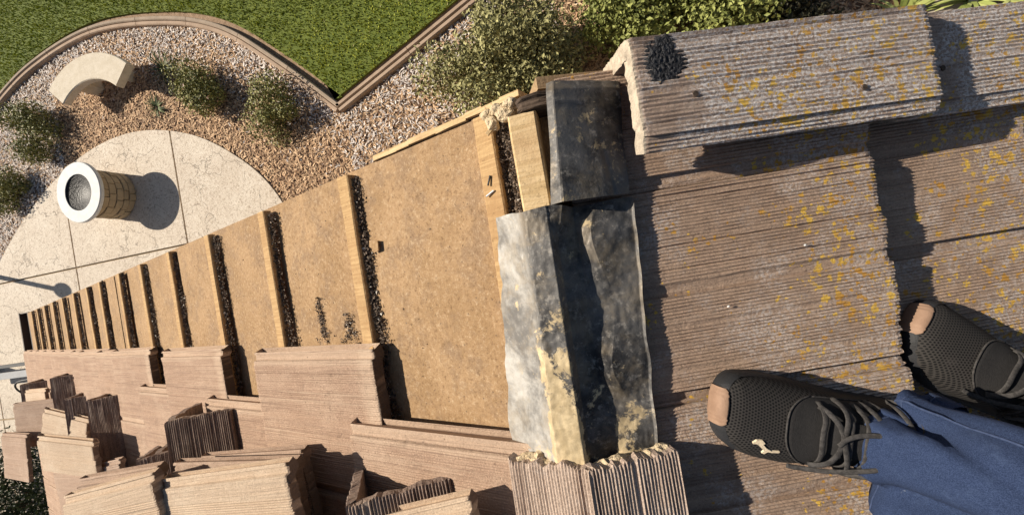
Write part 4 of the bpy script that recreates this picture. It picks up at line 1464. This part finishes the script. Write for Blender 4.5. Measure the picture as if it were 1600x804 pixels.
def shrub(name, c, r, h, n, leaf, ca, cb, label, cat='shrub', group=None, seed=1, flat=1.0, lobes=10, flowers=0):
    R_ = random.Random(seed)
    root = empty(name, (c[0], c[1], ZG), label, cat, group)
    vs, fs, cs = [], [], []
    lob = []
    for i in range(lobes):
        a = R_.uniform(0, 2 * pi); q = sqrt(R_.random()) * 0.72
        lob.append((q * cos(a), q * sin(a), R_.uniform(0.25, 0.72) * (1.1 - 0.5 * q), R_.uniform(0.26, 0.46)))
    made = 0
    while made < n:
        lx, ly, lz, lr = lob[R_.randrange(lobes)]
        d_ = Vector((R_.gauss(0, 1), R_.gauss(0, 1), R_.gauss(0, 1))).normalized()
        rr = lr * 1.1 * (R_.random() ** 0.30) * (1 + 0.35 * noise.noise(d_ * 3 + Vector((lx * 9, ly * 9, 0))))
        p = Vector((lx, ly, lz)) + d_ * rr
        if p.z < 0.02: continue
        w0 = Vector((c[0] + p.x * r, c[1] + p.y * r * flat, ZG + p.z * h))
        nrm_ = (d_ * 0.7 + Vector((R_.gauss(0, .6), R_.gauss(0, .6), R_.gauss(0, .6) + 0.3))).normalized()
        a_ = nrm_.cross(Vector((R_.gauss(0, 1), R_.gauss(0, 1), R_.gauss(0, 1)))).normalized()
        b_ = nrm_.cross(a_)
        L_ = leaf * R_.uniform(0.6, 1.3); W_ = L_ * 0.55
        i = len(vs)
        vs += [w0 - a_ * L_, w0 + b_ * W_ + nrm_ * L_ * 0.15, w0 + a_ * L_, w0 - b_ * W_ + nrm_ * L_ * 0.15]
        fs.append((i, i + 1, i + 2, i + 3))
        t = R_.random()
        c_ = tuple(ca[q] + (cb[q] - ca[q]) * t for q in range(3))
        if flowers and R_.random() < flowers: c_ = (0.62, 0.42, 0.34)
        cs += [(*c_, 1)] * 4
        made += 1
    obj('foliage', mesh('foliage', vs, fs, 'leaves', cols=cs), root)
    st_ = MB()
    for i in range(6):
        lx, ly, lz, lr = lob[i % lobes]
        st_.tube([(c[0], c[1], ZG - 0.02), (c[0] + lx * r * 0.4, c[1] + ly * r * 0.4, ZG + lz * h * 0.5), (c[0] + lx * r, c[1] + ly * r * flat, ZG + lz * h)], [0.02 * r + 0.006, 0.012, 0.006], 6)
    st_.build('stem', 'bark', root)
    return root
PALE_A, PALE_B = (0.12, 0.115, 0.040), (0.40, 0.37, 0.16)
DK_A, DK_B = (0.07, 0.075, 0.02), (0.40, 0.38, 0.13)
shrub('shrub', (-0.82, 2.30), 1.12, 1.15, 22000, 0.025, PALE_A, PALE_B, 'large pale small-leaved shrub rising beside the stripped rake edge', seed=1, flat=0.62, lobes=16)
shrub('shrub', (1.32, 2.50), 1.05, 1.15, 17000, 0.028, (0.09, 0.105, 0.022), (0.32, 0.34, 0.10), 'large green shrub behind the tar patched rake tile', seed=2, flat=0.75, lobes=14)
shrub('shrub', (2.42, 2.18), 0.62, 0.7, 3500, 0.028, (0.020, 0.022, 0.012), (0.06, 0.055, 0.03), 'low dark shrub right of the large green shrub', seed=3)
shrub('shrub', (-5.62, 3.36), 0.55, 0.52, 4600, 0.021, DK_A, DK_B, 'small shrub right of the curved bench with a few pale flowers', seed=4, flowers=0.004)
shrub('shrub', (-4.28, 2.72), 0.50, 0.48, 4200, 0.020, DK_A, DK_B, 'small shrub nearest the pointed lawn corner', seed=5, flowers=0.004)
shrub('shrub', (-9.35, 3.55), 0.62, 0.54, 5200, 0.021, DK_A, DK_B, 'small dark shrub left of the curved bench', seed=6, flowers=0.003)
shrub('shrub', (-10.15, 2.68), 0.50, 0.48, 3800, 0.021, DK_A, DK_B, 'small dark shrub left of the stone pedestal', seed=7)
shrub('shrub', (-11.2, -3.15), 1.35, 1.5, 12000, 0.030, (0.012, 0.020, 0.006), (0.045, 0.065, 0.018), 'dense dark green bush below the eave at the bottom left', seed=8, lobes=18)

def strap(name, c, n, L_, ca, cb, label, cat, group, seed, wid=0.012):
    R_ = random.Random(seed)
    root = empty(name, (c[0], c[1], ZG), label, cat, group)
    vs, fs, cs = [], [], []
    for i in range(n):
        a = R_.uniform(0, 2 * pi); ll = L_ * R_.uniform(0.6, 1.1)
        up_ = R_.uniform(0.5, 1.2); t = R_.random()
        b = len(vs)
        d_ = Vector((cos(a), sin(a), 0)); sd = Vector((-sin(a), cos(a), 0))
        c_ = tuple(ca[q] + (cb[q] - ca[q]) * t for q in range(3))
        for k2 in range(6):
            f = k2 / 5
            p = Vector((c[0], c[1], ZG)) + d_ * (ll * (0.15 + 0.85 * f) * cos(up_ * (1 - f * 0.9))) + Vector((0, 0, ll * (sin(up_) * f - 0.55 * f * f)))
            w = wid * (1 - f ** 2) + 0.002
            vs += [p - sd * w, p + sd * w + Vector((0, 0, 0.004))]
            cs += [(*c_, 1)] * 2
        for k2 in range(5): fs.append((b + 2 * k2, b + 2 * k2 + 1, b + 2 * k2 + 3, b + 2 * k2 + 2))
    obj('leaf_blades', mesh('leaf_blades', vs, fs, 'leaves', cols=cs), root)
    cr_ = lump('crown', (c[0], c[1], ZG + 0.02), (0.03, 0.03, 0.03), 'bark', seed, root, sub=1)
LG, LGB = (0.22, 0.26, 0.06), (0.42, 0.44, 0.15)
strap('strap_leaf_plant', (3.50, 1.86), 46, 0.38, LG, LGB, 'bright green strap-leaved plant left of the thin wooden stake', 'plant', 'strap-leaved plants beyond the rake', 1, 0.02)
strap('strap_leaf_plant', (4.12, 1.86), 50, 0.42, LG, LGB, 'bright green strap-leaved plant just right of the stake', 'plant', 'strap-leaved plants beyond the rake', 2, 0.02)
strap('strap_leaf_plant', (4.52, 1.84), 50, 0.44, LG, LGB, 'bright green strap-leaved plant at the far right edge', 'plant', 'strap-leaved plants beyond the rake', 3, 0.02)
strap('grass_tuft', (-6.62, 3.38), 46, 0.24, (0.05, 0.075, 0.02), (0.14, 0.17, 0.05), 'small green grass tuft in the mulch below the bench', 'plant', 'grass tufts in the mulch bed', 4, 0.006)
strap('grass_tuft', (-6.35, 3.95), 40, 0.34, (0.04, 0.06, 0.015), (0.11, 0.13, 0.04), 'dark grass tuft in the shadow at the right end of the bench', 'plant', 'grass tufts in the mulch bed', 5, 0.006)
m_ = MB(); m_.tube([(3.72, 1.90, ZG - 0.05), (3.73, 1.96, ZG + 0.40)], 0.022, 6)
tag(m_.build('wooden_stake', 'weathered_wood'), 'thin wooden stake standing beside the bright green plants', 'stake')

# post whose shadow crosses the patio
hp = 1.75
bx, by = -9.36 - 0.87 / 0.57 * hp, 0.70 + 0.26 / 0.57 * hp
pst = empty('garden_post', (bx, by, ZG), 'slim post with a round top casting a long shadow on the patio', 'post')
m_ = MB(); m_.tube([(bx, by, ZG - 0.05), (bx, by, ZG + hp)], 0.045, 12); m_.build('pole', 'black_metal', pst)
lump('round_top', (bx, by, ZG + hp), (0.14, 0.14, 0.12), 'black_metal', 1, pst, amp=0.02)

# rails and wire beside the gutter
rl = empty('patio_rail', (-10.3, -0.52, ZG), 'black and grey metal rail on the patio at the left edge', 'rail')
m_ = MB(); m_.box((-10.6, -0.46, ZG + 0.40), (2.2, 0.06, 0.04), bev=0.004); m_.build('black_bar', 'black_metal', rl)
m_ = MB(); m_.box((-10.6, -0.63, ZG + 0.38), (2.2, 0.12, 0.03), bev=0.004); m_.build('grey_bar', 'grey_metal', rl)
for x in (-11.5, -9.7):
    m_ = MB(); m_.box((x, -0.52, ZG + 0.20), (0.05, 0.16, 0.30)); m_.build('leg', 'black_metal', rl)
m_ = MB(); m_.tube(spline([(-9.6, -0.72, ZG + 0.5), (-10.0, -0.75, ZG + 0.50), (-10.25, -0.90, ZG + 0.4), (-10.2, -1.2, ZG + 0.2), (-10.15, -1.5, ZG + 0.07)], 6), 0.014, 6)
tag(m_.build('cable', 'black_metal', None, None, True), 'bent dark cable hanging below the gutter end', 'cable')

# nail heads and crumbs on the tiles
for i, (s, y, h) in enumerate([(0.537, -0.036, 0.055)]):
    m_ = MB(); m_.tube([(0, 0, -0.004), (0, 0, 0.0012)], 0.0024, 10)
    m_.build('nail_head', 'zinc_nail', house, FR @ T((s, y, h)))
for i, (s, y) in enumerate([(0.208, -0.118), (0.33, -0.05)]):
    tag(lump('tile_chip', tuple(RP(s, y, 0.034 + s * 0.118)), (0.0022, 0.0018, 0.0014), 'cap_stone', i, None, sub=1), ['tiny white chip on the joint of the nearest tile left of the shoes', 'tiny white chip in the middle of the nearest tile'][i], 'chip')
